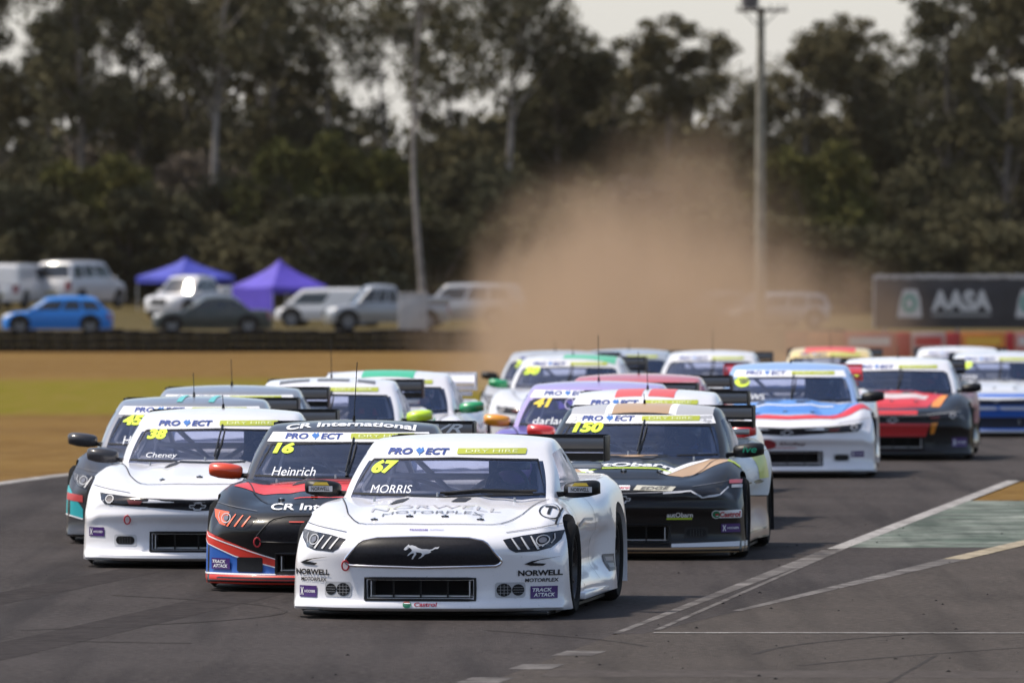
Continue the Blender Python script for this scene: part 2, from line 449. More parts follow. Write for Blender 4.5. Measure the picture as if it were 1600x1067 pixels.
def Ring(cx, cz, rx, rz, t, col, layer=2, n=28):
    vs = []; fs = []
    for k in range(n):
        a = 2 * math.pi * k / n; vs += [(cx + rx * math.cos(a), cz + rz * math.sin(a)), (cx + (rx - t) * math.cos(a), cz + (rz - t) * math.sin(a))]
    for k in range(n): a = 2 * k; b = 2 * ((k + 1) % n); fs.append([a, b, b + 1, a + 1])
    return (np.array(vs), fs, flat(col) if isinstance(col, tuple) else col, layer)
def Ln(pts, t, col, layer=2):
    vs = []; fs = []; P = [Vector((p[0], p[1])) for p in pts]
    for i, p in enumerate(P):
        d = (P[min(i + 1, len(P) - 1)] - P[max(i - 1, 0)]).normalized(); n = Vector((-d.y, d.x)) * t / 2
        vs += [tuple(p + n), tuple(p - n)]
    for i in range(len(P) - 1): a = 2 * i; fs.append([a, a + 1, a + 3, a + 2])
    return (np.array(vs), fs, flat(col) if isinstance(col, tuple) else col, layer)
def mirx(it):
    return (it[0] * np.array([-1, 1]), [f[::-1] for f in it[1]], it[2], it[3])
PLANES = {'front': (lambda a, b: Vector((a, -3, b)), Vector((0, 1, 0))), 'top': (lambda a, b: Vector((a, b, 4)), Vector((0, 0, -1))),
          'right': (lambda a, b: Vector((4, a, b)), Vector((-1, 0, 0))), 'left': (lambda a, b: Vector((-4, -a, b)), Vector((1, 0, 0))),
          'back': (lambda a, b: Vector((-a, 9, b)), Vector((0, -1, 0)))}
def decal(name, parent, bvh, plane, items, step=.035, off=.0028, label=None):
    vv = []; ff = []; mi = []; mats = []
    orig, dr = PLANES[plane]
    for vs, fs, m, layer in items:
        if len(vs) == 0: continue
        if m not in mats: mats.append(m)
        bm = bmesh.new(); bv = [bm.verts.new((p[0], p[1], 0)) for p in vs]
        for f in fs:
            try: bm.faces.new([bv[i] for i in f])
            except ValueError: pass
        bmesh.ops.triangulate(bm, faces=[f for f in bm.faces if len(f.verts) > 4], ngon_method='EAR_CLIP')
        lo, hi = vs.min(0), vs.max(0)
        for ax in (0, 1):
            for k in range(math.ceil(lo[ax] / step), math.floor(hi[ax] / step) + 1):
                co = [0, 0, 0]; no = [0, 0, 0]; co[ax] = k * step; no[ax] = 1
                bmesh.ops.bisect_plane(bm, geom=bm.verts[:] + bm.edges[:] + bm.faces[:], plane_co=co, plane_no=no, dist=1e-5)
        dead = []
        for v in bm.verts:
            hit, n, _, _ = bvh.ray_cast(orig(v.co.x, v.co.y), dr)
            if hit is None or abs(n.dot(dr)) < .06: dead.append(v); continue
            if n.dot(dr) > 0: n = -n
            v.co = hit + n * (off * layer)
        bmesh.ops.delete(bm, geom=dead, context='VERTS')
        # drop faces stretched over a gap
        bad = [f for f in bm.faces if max(e.calc_length() for e in f.edges) > step * 9]
        bmesh.ops.delete(bm, geom=bad, context='FACES_ONLY')
        loose = [v for v in bm.verts if not v.link_faces]; bmesh.ops.delete(bm, geom=loose, context='VERTS')
        for f in bm.faces:
            if f.normal.length == 0: f.normal_update()
        bm.normal_update()
        for f in bm.faces:
            if f.normal.dot(dr) > 0: f.normal_flip()
        bm.verts.index_update(); o = len(vv)
        vv += [tuple(v.co) for v in bm.verts]; k = mats.index(m)
        for f in bm.faces: ff.append([v.index + o for v in f.verts]); mi.append(k)
        bm.free()
    if not ff: return None
    me = bpy.data.meshes.new(name); me.from_pydata(vv, [], ff)
    for m in mats: me.materials.append(m)
    me.polygons.foreach_set('material_index', mi); me.polygons.foreach_set('use_smooth', [True] * len(ff)); me.update()
    o = link(name, me, parent)
    if label: o['label'] = label
    return o
def edge_tube(bvh, plane, pts, r, m, mb, close=True, n=6, lift=0.0):
    orig, dr = PLANES[plane]; out = []
    P = list(pts) + ([pts[0]] if close else [])
    for i in range(len(P) - 1):
        a, b = P[i], P[i + 1]; L = math.dist(a, b); q = max(1, int(L / .05))
        for k in range(q):
            t = k / q; out.append((a[0] + (b[0] - a[0]) * t, a[1] + (b[1] - a[1]) * t))
    out.append(P[-1]); res = []
    for p in out:
        h, nn, _, _ = bvh.ray_cast(orig(*p), dr)
        if h is not None: res.append(h - dr * lift)
    if len(res) > 1: mb.tube(res, r, m, n)

# ------------------------------------------------------------------ shared sub-assemblies
def tyre_mesh():
    mb = MB(); r = .335; w2 = .14
    mb.lathe([(-w2 + .02, .225), (-w2, .25), (-w2, .30), (-w2 + .025, .326), (-w2 + .06, r), (w2 - .06, r), (w2 - .025, .326), (w2, .30), (w2, .25), (w2 - .02, .225)], RUBBER, 40, 'x')
    return mb.mesh('tyre')
def rim_mesh():
    mb = MB()
    mb.lathe([(-.12, .226), (-.12, .21), (.10, .20), (.12, .215), (.12, .226)], RIM, 32, 'x')
    mb.lathe([(.02, .0001), (.02, .19), (.035, .2)], BLACK, 32, 'x')
    mb.lathe([(.06, .0001), (.075, .03), (.06, .055), (.03, .06)], ALU, 20, 'x')
    for k in range(10):
        a = 2 * math.pi * k / 10
        mb.tube([(.055, .04 * math.cos(a), .04 * math.sin(a)), (.095, .20 * math.cos(a + .1), .20 * math.sin(a + .1))], [.018, .012], RIM, 6)
    return mb.mesh('rim')
TYRE = tyre_mesh(); RIMM = rim_mesh()
def seat_mesh(m):
    mb = MB()
    mb.box((0, 0, .30), (.42, .46, .10), m, bev=.04); mb.box((0, .26, .60), (.44, .10, .62), m, bev=.04, rx=-.15)
    for sx in (-1, 1):
        mb.box((sx * .21, .05, .36), (.05, .40, .16), m, bev=.02); mb.box((sx * .22, .20, .68), (.05, .18, .32), m, bev=.02)
        mb.box((sx * .17, .22, .98), (.06, .22, .2), m, bev=.03)
    mb.box((0, .33, .98), (.32, .07, .22), m, bev=.03)
    for sx in (-1, 1): mb.box((sx * .07, .19, .72), (.05, .02, .42), mat('belt_red', (.35, .02, .02), .7), rx=-.15)
    return mb.mesh('seat')
SEAT = seat_mesh(mat('seat_shell', (.02, .02, .022), .6))
def cage_mesh(m):
    mb = MB(); r = .021
    for sx in (-1, 1):
        mb.tube([(sx * .62, 1.5, .55), (sx * .64, 1.62, .86), (sx * .565, 2.06, 1.08), (sx * .54, 2.2, 1.13), (sx * .52, 2.75, 1.16)], r, m)
        mb.tube([(sx * .52, 2.75, 1.15), (sx * .48, 3.35, .85), (sx * .45, 3.75, .70)], r, m)
        mb.tube([(sx * .62, 1.62, .62), (sx * .60, 2.7, .62)], r, m)
        mb.tube([(sx * .56, 2.75, .95), (sx * .15, 3.3, .80)], r * .8, m)
    mb.tube([(-.6, 2.75, .35), (-.62, 2.75, .8), (-.54, 2.75, 1.10), (-.47, 2.75, 1.165), (.47, 2.75, 1.165), (.54, 2.75, 1.10), (.62, 2.75, .8), (.6, 2.75, .35)], r, m)
    mb.tube([(-.54, 2.08, 1.10), (.54, 2.08, 1.10)], r, m)
    mb.tube([(-.52, 2.76, 1.16), (.05, 2.76, .62)], r, m); mb.tube([(.5, 2.74, 1.16), (-.3, 2.74, .62)], r, m)
    mb.tube([(-.6, 2.75, .93), (.6, 2.75, .93)], r, m)
    mb.tube([(-.50, 2.3, 1.13), (.1, 2.75, 1.16)], r * .8, m)
    mb.tube([(-.63, 1.6, .83), (.63, 1.6, .83)], r, m)
    return mb.mesh('roll_cage')
CAGEM = cage_mesh(CAGE)
def dash_mesh():
    mb = MB()
    mb.box((0, 1.98, 1.10), (.34, .03, .07), BLACK, bev=.015); mb.tube([(0, 1.98, 1.13), (0, 2.02, 1.18)], .01, BLACK, 6)
    mb.box((0, 1.66, .80), (1.28, .30, .07), CAVITY, bev=.02); mb.box((.36, 1.62, .85), (.30, .10, .06), CAVITY, bev=.02)
    return mb.mesh('dashboard')
DASH = dash_mesh()
def steer_mesh():
    mb = MB(); n = 20
    pts = [(.36 + .15 * math.cos(2 * math.pi * k / n), 1.93 + .03 * math.sin(2 * math.pi * k / n), .86 + .15 * math.sin(2 * math.pi * k / n)) for k in range(n + 1)]
    mb.tube(pts, .015, BLACK, 6, False); mb.box((.36, 1.93, .86), (.10, .03, .05), BLACK, bev=.01)
    for sx in (-1, 1): mb.tube([(.36, 1.93, .86), (.36 + sx * .15, 1.93, .86)], .012, BLACK, 6)
    mb.tube([(.36, 1.93, .86), (.36, 1.7, .80)], .02, BLACK, 6)
    return mb.mesh('steering_wheel')
STEER = steer_mesh()
def mirror_mesh(sx, m, m2=None):
    """door mirror: tapered housing with an arm"""
    mb = MB()
    def fn(u, v, w):
        t = 1 - .25 * v; x = sx * (.93 + .135 * u * (1 - .12 * v)); y = 1.60 + v * .13 + .05 * np.abs(u) ** 2
        z = .873 + (w - .5) * .125 * t + .012 * u * 1.0 - .02 * np.abs(u) ** 2 * (w - .3)
        return x, y - .10 * (1 - np.abs(w - .5) * 2) ** .5 * (1 - v) * .5, z
    X, F, tg, cc = box_shell(np.linspace(-1, 1, 11), np.linspace(0, 1, 7), np.linspace(0, 1, 8), fn, iters=5, reach=3, keep_bottom=False)
    if sx < 0: F = [f[::-1] for f in F]
    mb.add(X, F, m)
    mb.tube([(sx * .74, 1.60, .83), (sx * .80, 1.64, .835), (sx * .88, 1.68, .85)], [.022, .018, .018], BLACK, 8)
    return mb.mesh('mirror')
def wing_mesh(m, me, endh=.19, half=.79):
    mb = MB(); n = 12; prof = [(k / n, .024 * math.sin(math.pi * (k / n) ** .7) + .010) for k in range(n + 1)]
    vs = []; fs = []
    for sx in (-1, 1):
        for t, h in prof: vs.append((sx * half, 4.32 + t * .28, 1.085 + h + t * .075))
        for t, h in prof[::-1]: vs.append((sx * half, 4.32 + t * .28, 1.075 + t * .075 - h * .3))
    q = 2 * (n + 1)
    for k in range(q): fs.append([k, (k + 1) % q, q + (k + 1) % q, q + k])
    mb.add(vs, fs, m)
    mb.box((0, 4.615, 1.175), (half * 2, .012, .04), m)
    for sx in (-1, 1):
        mb.box((sx * half, 4.47, 1.095), (.014, .34, endh), me, bev=.005)
        mb.box((sx * .38, 4.46, 1.0), (.018, .14, .20), m)
    mb.box((0, 4.48, 1.03), (half * 1.98, .03, .055), m); mb.box((0, 4.50, .965), (half * 1.9, .05, .05), ALU if m is BLACK else m, bev=.01)
    return mb.mesh('rear_wing')
def wiper_mesh(c, tilt):
    mb = MB()
    return mb
# ---- driver
def skin(verts, edges, radii, name, root=0, sub=1):
    me = bpy.data.meshes.new(name); me.from_pydata(verts, edges, [])
    o = bpy.data.objects.new(name, me); COL.objects.link(o)
    o.modifiers.new('s', 'SKIN'); 
    for i, r in enumerate(radii):
        rr = r if hasattr(r, '__len__') else (r, r)
        me.skin_vertices[0].data[i].radius = rr
        me.skin_vertices[0].data[i].use_root = (i == root)
    m = o.modifiers.new('u', 'SUBSURF'); m.levels = sub; m.render_levels = sub
    dg = bpy.context.evaluated_depsgraph_get(); dg.update()
    out = bpy.data.meshes.new_from_object(o.evaluated_get(dg)); bpy.data.objects.remove(o)
    out.polygons.foreach_set('use_smooth', [True] * len(out.polygons)); out.name = name
    return out
def make_driver(suit, helm):
    t = empty('person', (0, 0, 0))
    V = [(0, 2.42, .44), (0, 2.44, .58), (0, 2.46, .74), (0, 2.45, .84), (0, 2.42, .93), (0, 2.40, 1.0)]
    E = [(0, 1), (1, 2), (2, 3), (3, 4), (4, 5)]; r = [(.15, .11), (.14, .10), (.17, .11), (.12, .09), (.055, .06), (.07, .08)]
    for sx in (-1, 1):
        b = len(V)
        V += [(sx * .18, 2.45, .83), (sx * .25, 2.28, .70), (sx * .17, 2.06, .83), (sx * .155, 1.97, .875)]; E += [(3, b), (b, b + 1), (b + 1, b + 2), (b + 2, b + 3)]; r += [.065, .05, .038, .035]
        b = len(V)
        V += [(sx * .10, 2.30, .42), (sx * .16, 1.90, .50), (sx * .12, 1.58, .38), (sx * .12, 1.46, .44)]; E += [(0, b), (b, b + 1), (b + 1, b + 2), (b + 2, b + 3)]; r += [.09, .065, .045, .04]
    body = skin(V, E, r, 'driver_body'); body.materials.append(suit); link('body_and_suit', body, t)
    hb = MB()
    for sx in (-1, 1):
        for q in range(4):
            dx = (q - 1.5) * .019
            hm = skin([(sx * .152 + 0, 1.965, .875 + dx), (sx * .15, 1.93, .88 + dx), (sx * .138, 1.905, .878 + dx), (sx * .125, 1.915, .876 + dx)], [(0, 1), (1, 2), (2, 3)], [.012, .0095, .009, .008], 'fin', 0)
            bm = bmesh.new(); bm.from_mesh(hm); hb.bm(bm, BLACK); bpy.data.meshes.remove(hm)
        hm = skin([(sx * .15, 1.97, .90), (sx * .135, 1.95, .915), (sx * .12, 1.935, .91)], [(0, 1), (1, 2)], [.013, .011, .009], 'fin', 0)
        bm = bmesh.new(); bm.from_mesh(hm); hb.bm(bm, BLACK); bpy.data.meshes.remove(hm)
    hb.build('gloves', t)
    h = MB(); bm = bmesh.new(); bmesh.ops.create_uvsphere(bm, u_segments=24, v_segments=16, radius=1)
    for v in bm.verts:
        x, y, z = v.co; yy = y * .145 - (.03 if (z < 0 and y < 0) else 0) * min(1, -y * 2)
        v.co = Vector((x * .125 * (1 - .08 * max(0, -z)), 2.39 + yy, 1.035 + z * .135))
    h.bm(bm, helm); he = h.build('helmet', t, 60)
    vb = MB(); vs = []; fs = []
    for j, zz in enumerate((1.02, 1.045, 1.07)):
        for k in range(13):
            a = R(-65 + k * 130 / 12); vs.append((.129 * math.sin(a) * 1.0, 2.39 - .163 * math.cos(a) + (.0 if j < 2 else .012), zz))
    for j in range(2):
        for k in range(12): a = j * 13 + k; fs.append([a, a + 1, a + 14, a + 13])
    vb.add(vs, fs, LENS).build('visor', he)
    return t
DRV = None
def put_driver(root, label, suit, helm):
    global DRV
    if DRV is None: DRV = make_driver(suit, helm); t = DRV
    else: t = copy_tree(DRV)
    for c in t.children:
        if c.name.startswith(('body', 'helmet')):
            c.data = c.data.copy(); c.data.materials.clear(); c.data.materials.append(suit if c.name.startswith('body') else helm)
    M = root.matrix_basis @ Matrix.Translation((.36, 0, -.03))
    t.location = M.translation; t.rotation_euler = root.rotation_euler
    tag(t, label, 'person', 'drivers in the race cars')
    return t

# ------------------------------------------------------------------ race car
NAVY = (.006, .035, .22); LIME = (.42, .55, .02); YEL = (.62, .80, .02); OLIVE = (.42, .46, .04)
PURP = (.045, .004, .13); WHT = (.78, .78, .80)
def pony_logo(cx, cz, w, col):
    P = [(-.50, .17), (-.47, .27), (-.42, .36), (-.37, .46), (-.34, .40), (-.27, .42), (-.17, .36), (-.10, .27), (.02, .20), (.14, .20), (.22, .17), (.30, .20), (.37, .30), (.44, .30), (.50, .36), (.46, .22), (.38, .22), (.31, .13), (.25, .11), (.27, .03), (.20, -.05), (.10, -.10), (.06, -.20), (-.02, -.32), (-.10, -.36), (-.02, -.24), (.02, -.12), (.0, -.02), (-.08, .01),
         (-.15, .02), (-.14, -.10), (-.20, -.26), (-.24, -.40), (-.28, -.38), (-.25, -.24), (-.21, -.12), (-.22, -.02), (-.30, -.08), (-.36, -.18), (-.40, -.20), (-.37, -.10), (-.31, .02), (-.26, .10), (-.29, .22), (-.34, .27), (-.39, .19), (-.45, .12)]
    return Pg([(cx + p[0] * w, cz + p[1] * w * .46) for p in P], col, 2)
def bowtie(cx, cz, w, h, col, layer=2):
    P = [(-.5, -.2), (-.5, .2), (-.18, .2), (-.18, .5), (.24, .5), (.24, .2), (.5, .2), (.42, -.2), (.18, -.2), (.18, -.5), (-.24, -.5), (-.24, -.2)]
    q = []
    for k in range(len(P)):
        a = P[k]; b = P[(k + 1) % len(P)]
        q.append(Ln([(cx + a[0] * w, cz + a[1] * h), (cx + b[0] * w, cz + b[1] * h)], .010, col, layer))
    return q
def _noop(): pass
def hoosier(x0, z0, x1, z1):
    w = x1 - x0; h = z1 - z0; zc = (z0 + z1) / 2
    it = [Rc(x0, z0, x1, z1, PURP, 2)]
    xc = x0 + w * .16
    it += [Ln([(xc - w * .07, z0 + h * .15), (xc - w * .015, zc), (xc - w * .07, z1 - h * .15)], w * .045, WHT, 3), Ln([(xc + w * .07, z0 + h * .15), (xc + w * .015, zc), (xc + w * .07, z1 - h * .15)], w * .045, WHT, 3)]
    it += [T('HOOSIER', (x0 + w * .62, zc), h * .24, w * .62, WHT, 3)]
    return it
def track_attack(x0, z0, x1, z1):
    w = x1 - x0; h = z1 - z0
    return [Rc(x0, z0, x1, z1, PURP, 2), T('TRACK', (x0 + w * .42, z0 + h * .70), h * .30, w * .72, WHT, 3, shear=.2, bold=.03), T('ATTACK', (x0 + w * .50, z0 + h * .30), h * .30, w * .78, WHT, 3, shear=.2, bold=.03)]
def castrol(cx, cz, w, border=True):
    it = []
    h = w * .27
    if border: it.append(Rc(cx - w * .30, cz - h * .55, cx + w * .52, cz + h * .55, WHT, 2, r=h * .2))
    it += [El(cx - w * .38, cz, h * .62, h * .62, WHT, 2), El(cx - w * .38, cz, h * .52, h * .52, (.01, .20, .09), 3), Ln([(cx - w * .42, cz + h * .05), (cx - w * .30, cz + h * .05)], h * .22, (.55, .01, .02), 4), Ln([(cx - w * .40, cz - h * .2), (cx - w * .32, cz - h * .2)], h * .12, WHT, 4)]
    it.append(T('Castrol', (cx + w * .11, cz), h * .78, w * .74, (.45, .01, .03), 3, bold=.03, shear=.1))
    return it
def race_car(kind, u, s, yaw, paintm, label, roofm=None, mirrorm=None, mirror2=None, wingm=None, endm=None, detail=1, banner=True, number=None,
             name=None, antenna=True, wiper='up', driver=None, numcol=YEL, dz=0., lampm=None, grille=True, numz=1.04, hood=None, nsize=.10, wlabel=None):
    if kind not in SHELL: make_shells(kind)
    sh = SHELL[kind]; d = dist(s); x = px(u, s)
    root = empty('race_car', (x, d, gz(x, d) + dz), R(-yaw))
    tag(root, label, 'race car', 'race cars bunched on the track')
    def mk(nm, key, m, par=root, lab=None):
        me = sh[key].copy(); me.materials.clear(); me.materials.append(m)
        if key == 'body': me.materials.append(CAVITY)
        o = link(nm, me, par)
        if lab: o['label'] = lab
        return o
    body = mk('body', 'body', paintm); cabin = mk('cabin', 'cabin', roofm or paintm)
    ws = mk('windshield', 'windshield', WGLASS); mk('side_window', 'side_r', SGLASS); mk('side_window', 'side_l', SGLASS); mk('rear_window', 'rear', SGLASS)
    link('roll_cage', CAGEM, root); link('dashboard', DASH, root); link('steering_wheel', STEER, root)
    link('seat', SEAT, root, (.36, 2.33, .0))
    for wx in (-1, 1):
        for wy, wz in ((.93, .335), (3.63, .335)):
            t = link('tyre', TYRE, root, (wx * .835, wy, wz)); t.rotation_euler = (0, 0, 0 if wx > 0 else math.pi); link('rim', RIMM, t)
    mm = mirrorm or BLACK
    ms = [link('mirror', mirror_mesh(1, mm), root), link('mirror', mirror_mesh(-1, mirror2 or mm), root)]
    wing = link('rear_wing', wing_mesh(wingm or BLACK, endm or wingm or BLACK), root)
    sb = MB(); sb.box((0, 2.2, .05), (1.78, 3.6, .02), BLACK); sb.box((0, .42, .045), (1.72, .5, .03), BLACK, bev=.01); sb.build('undertray', root)
    if antenna:
        ab = MB(); ab.tube([(0, 2.35, 1.23), (0, 2.35, 1.28)], [.014, .009], BLACK, 8); ab.tube([(0, 2.35, 1.27), (-.01 + .03 * (s > 205), 2.40, 1.27 + (antenna if antenna is not True else .16))], .0035, BLACK, 6); ab.build('antenna', root)
    wp = MB()
    if wiper == 'up':
        wp.tube([(.03, 1.30, .835), (.03, 1.34, .86), (.06, 1.52, .97), (.075, 1.68, 1.09)], [.016, .014, .010, .006], BLACK, 6); wp.tube([(.02, 1.31, .875), (.045, 1.76, 1.12)], .008, BLACK, 5)
    else:
        wp.tube([(.0, 1.23, .845), (.25, 1.22, .865), (.42, 1.24, .86), (.62, 1.30, .85)], [.014, .016, .018, .01], BLACK, 6); wp.tube([(-.03, 1.21, .85), (.65, 1.28, .865)], .010, BLACK, 5)
    wp.build('wiper', root)
    B = sh['bvh']; st = .035 if detail else .06
    # lower intake frame, hood pins
    zc = .215 if kind == 'pony' else .215; xo = -.015 if kind == 'pony' else 0
    if grille:
        fb = MB()
        rect = [(xo - .385, zc - .075), (xo + .385, zc - .075), (xo + .385, zc + .075), (xo - .385, zc + .075)]
        edge_tube(sh['bodybvh'], 'front', rect, .011, BLACK, fb)
        y0 = .03
        fb.box((xo, .26, zc), (.72, .02, .11), CAVITY)
        fb.box((xo, .17, zc - .05), (.72, .16, .008), ALU)
        for sx in (-1, 1): fb.box((xo + sx * .345, .14, zc), (.008, .2, .11), ALU)
        for k in (-1, 0, 1): fb.box((xo + k * .19, .055, zc), (.012, .012, .13), BLACK)
        fb.build('lower_grille', root)
    # fog / brake duct plates
    if kind == 'pony' and grille:
        for sx in (-1, 1):
            fi = [Rc(sx * .603 - .10, .155, sx * .603 + .10, .262, (.42, .42, .44), 1, r=.02), El(sx * .562, .209, .050, .046, (.01, .01, .012), 2), El(sx * .655, .209, .040, .040, (.01, .01, .012), 2)]
            for q in (-1, 0, 1): fi += [Ln([(sx * .562 + q * .024, .170), (sx * .562 + q * .024, .248)], .0025, (.28, .28, .29), 3), Ln([(sx * .519, .209 + q * .022), (sx * .605, .209 + q * .022)], .0025, (.28, .28, .29), 3)]
            for q in (-1, 0, 1): fi += [Ln([(sx * .655 - .034, .209 + q * .018), (sx * .655 + .034, .209 + q * .018)], .0025, (.25, .25, .26), 3)]
            decal('brake_duct', body, B, 'front', fi, st)
    lm = lampm or LENSL
    if kind == 'pony':
        gp = [(-.548, .405), (-.542, .425), (-.45, .530), (-.42, .548), (-.32, .568), (0, .577), (.32, .568), (.42, .548), (.45, .530), (.542, .425), (.548, .405), (.535, .388), (.51, .376), (0, .364), (-.51, .376), (-.535, .388)]
        if grille:
            gi = [Pg(gp, MESHM, 1)]
            decal('grille', body, B, 'front', gi + [pony_logo(0, .47, .25, (.62, .62, .65))], st)
            gb = MB(); edge_tube(B, 'front', gp, .010, CHROME if detail and lampm is None else BLACK, gb); edge_tube(B, 'front', [(p[0] * .965, .47 + (p[1] - .47) * .9) for p in gp], .004, BLACK, gb, n=5); gb.build('grille_surround', body)
            for sx in (-1, 1):
                lp = [(.55, .555), (.68, .582), (.925, .612), (.912, .55), (.86, .495), (.78, .475), (.64, .468), (.60, .49)]
                it = [Pg(lp, LENS, 1)]
                if sx < 0 or lampm: it.append(Pg([(.78, .59), (.915, .606), (.90, .55), (.855, .503), (.80, .492)], lm, 2))
                for q in range(3):
                    xx = .60 + q * .06
                    it.append(Pg([(xx, .560 + q * .006), (xx + .008, .562 + q * .006), (xx + .070, .488), (xx + .056, .485)], (.55, .55, .56) if lampm is None else lampm, 3))
                it += [Ring(.80, .543, .040, .036, .006, (.40, .40, .42), 4), El(.80, .543, .022, .020, (.10, .10, .12), 4), Ln([(.862, .585), (.868, .55), (.85, .52)], .006, (.35, .35, .37), 4)]
                if sx < 0: it = [mirx(i) for i in it]
                decal('headlight', body, B, 'front', it, .025)
    else:
        if grille:
            gi = [Pg([(-.46, .562), (0, .546), (.46, .562), (.44, .505), (.40, .49), (0, .462), (-.40, .49), (-.44, .505)], MESHM, 1), Ln([(-.44, .562), (0, .548), (.44, .562)], .006, (.20, .20, .22), 2)]
            gi += bowtie(0, .500, .13, .055, (.5, .5, .52))
            decal('grille', body, B, 'front', gi, st)
            for sx in (-1, 1):
                di = [Rc(sx * .595 - .095, .178, sx * .595 + .095, .272, (.50, .50, .52) if max(paintm.node_tree.nodes['Principled BSDF'].inputs['Base Color'].default_value[:3]) > .5 else (.02, .02, .022), 1, r=.02), Rc(sx * .595 - .078, .192, sx * .595 + .078, .258, (.006, .006, .007), 2, r=.03)]
                di += [Ln([(sx * .595 + k * .022, .196), (sx * .595 + k * .022, .254)], .002, (.09, .09, .095), 3) for k in (-2, -1, 0, 1, 2)]
                decal('brake_duct', body, B, 'front', di, st)
            for sx in (-1, 1):
                lp = [(.40, .558), (.60, .575), (.83, .598), (.81, .545), (.77, .512), (.60, .50), (.42, .495)]
                it = [Pg(lp, LENS, 1)] if lm is LENS else [Pg(lp, LENS, 1), El(.73, .55, .033, .027, lm, 2), Ring(.73, .55, .036, .030, .006, (.6, .6, .62), 3), Pg([(.45, .54), (.58, .548), (.56, .515), (.47, .512)], (.16, .02, .02), 2), Ln([(.42, .56), (.60, .578), (.83, .60)], .006, (.5, .5, .5), 3)]
                if sx < 0: it = [mirx(i) for i in it]
                decal('headlight', body, B, 'front', it, .025)
    # tow loop
    if detail:
        hb = MB(); xx = -.545 if kind == 'pony' else -.575; zz = .385 if kind == 'pony' else .40
        h, _, _, _ = B.ray_cast(Vector((xx, -3, zz)), Vector((0, 1, 0))); yy = (h.y if h else .1) - .012
        rd = mat('tow_red', (.5, .02, .03), .5)
        hb.tube([(xx + .024 * math.cos(a), yy, zz - .01 + .034 * math.sin(a)) for a in np.linspace(0, 2 * math.pi, 15)], .006, rd, 6, False); hb.tube([(xx, yy, zz + .02), (xx + .015, yy + .02, zz + .05)], .007, rd, 6)
        hb.build('tow_hook', root)
    # shut lines, vents, pins
    sl = [Ln([(-.74, 1.30), (-.62, .72), (-.50, .42), (-.44, .36), (-.25, .33), (0, .32), (.25, .33), (.44, .36), (.50, .42), (.62, .72), (.74, 1.30)], .010, (.03, .03, .035), 2)]
    for vx in (-.31, .13): sl.append(Pg([(vx - .055, .99), (vx + .045, .99), (vx + .075, 1.15), (vx - .025, 1.15)], (.03, .03, .035), 2))
    decal('hood_seam', body, B, 'top', sl, .06)
    if detail:
        for sx in (-1, 1): decal('bumper_seam', body, B, 'front', [Ln([(sx * .56, .60), (sx * .74, .625), (sx * .90, .655)], .004, (.10, .10, .11), 2)], .05)
    for xx in ((-.40, -.15, .10, .35) if kind == 'pony' else (-.33, -.03, .27)):
        h, _, _, _ = B.ray_cast(Vector((xx, .48, 4)), Vector((0, 0, -1)))
        if h: pb = MB(); pb.tube([h, h + Vector((0, 0, .018))], [.016, .010], ALU, 8); pb.box(h + Vector((0, 0, .006)), (.05, .03, .008), BLACK, bev=.003); pb.build('hood_pin', body)
    for xx in (-.5, -.05, .5):
        h, _, _, _ = B.ray_cast(Vector((xx, 1.22, 4)), Vector((0, 0, -1)))
        if h: pb = MB(); pb.tube([h, h + Vector((0, 0, .03))], [.010, .008], ALU, 8); pb.build('windshield_clip', body)
    if banner:
        it = []
        if banner != 'plain': it.append(Pg([(-.635, 1.088), (.635, 1.088), (.60, 1.158), (-.60, 1.158)], WHT, 1)) if banner == 'strip' else None
        it = [i for i in it if i]
        zb = 1.128
        it += [T('PRO', (-.40, zb), .044, .185, NAVY, 2, shear=.15, bold=.045), T('ECT', (-.125, zb), .044, .17, NAVY, 2, shear=.15, bold=.035),
               Pg([(-.285, zb + .008), (-.262, zb + .026), (-.246, zb + .016), (-.236, zb + .030), (-.222, zb + .004), (-.240, zb - .014), (-.268, zb - .010)], (.02, .14, .45), 2), Ln([(-.25, zb - .010), (-.253, zb - .026)], .008, (.02, .14, .45), 2)]
        it += [Rc(.02, zb - .019, .50, zb + .021, OLIVE, 2, r=.008)]
        it += [T('DRY HIRE', (.26, zb), .020, .36, (.75, .80, .45), 3, bold=.0)]
        decal('sun_strip', cabin, B, 'front', it, st)
    decal('windshield_seal', ws, B, 'front', [Ln([(-.590, 1.070), (-.69, .838), (0, .824), (.69, .838), (.590, 1.070), (0, 1.083), (-.590, 1.070)], .014, (.006, .006, .007), 1)], st)
    if number:
        decal('race_number', ws, B, 'front', [T(number, (-.49 if len(number) < 3 else -.43, numz), nsize * .80, nsize * .84 * len(number), numcol, 2, shear=.22, bold=.055)], st)
    if name:
        decal('driver_name', ws, B, 'front', [T(name[0], (-.555 + name[1] / 2, .868), name[2], name[1], (.72, .74, .78), 2, bold=.0, shear=name[3] if len(name) > 3 else .1)], st)
    root['_'] = 0; del root['_']
    if driver:
        put_driver(root, driver[0], driver[1], driver[2])
    return dict(root=root, body=body, cabin=cabin, ws=ws, B=B, mirrors=ms, wing=wing, sh=sh)

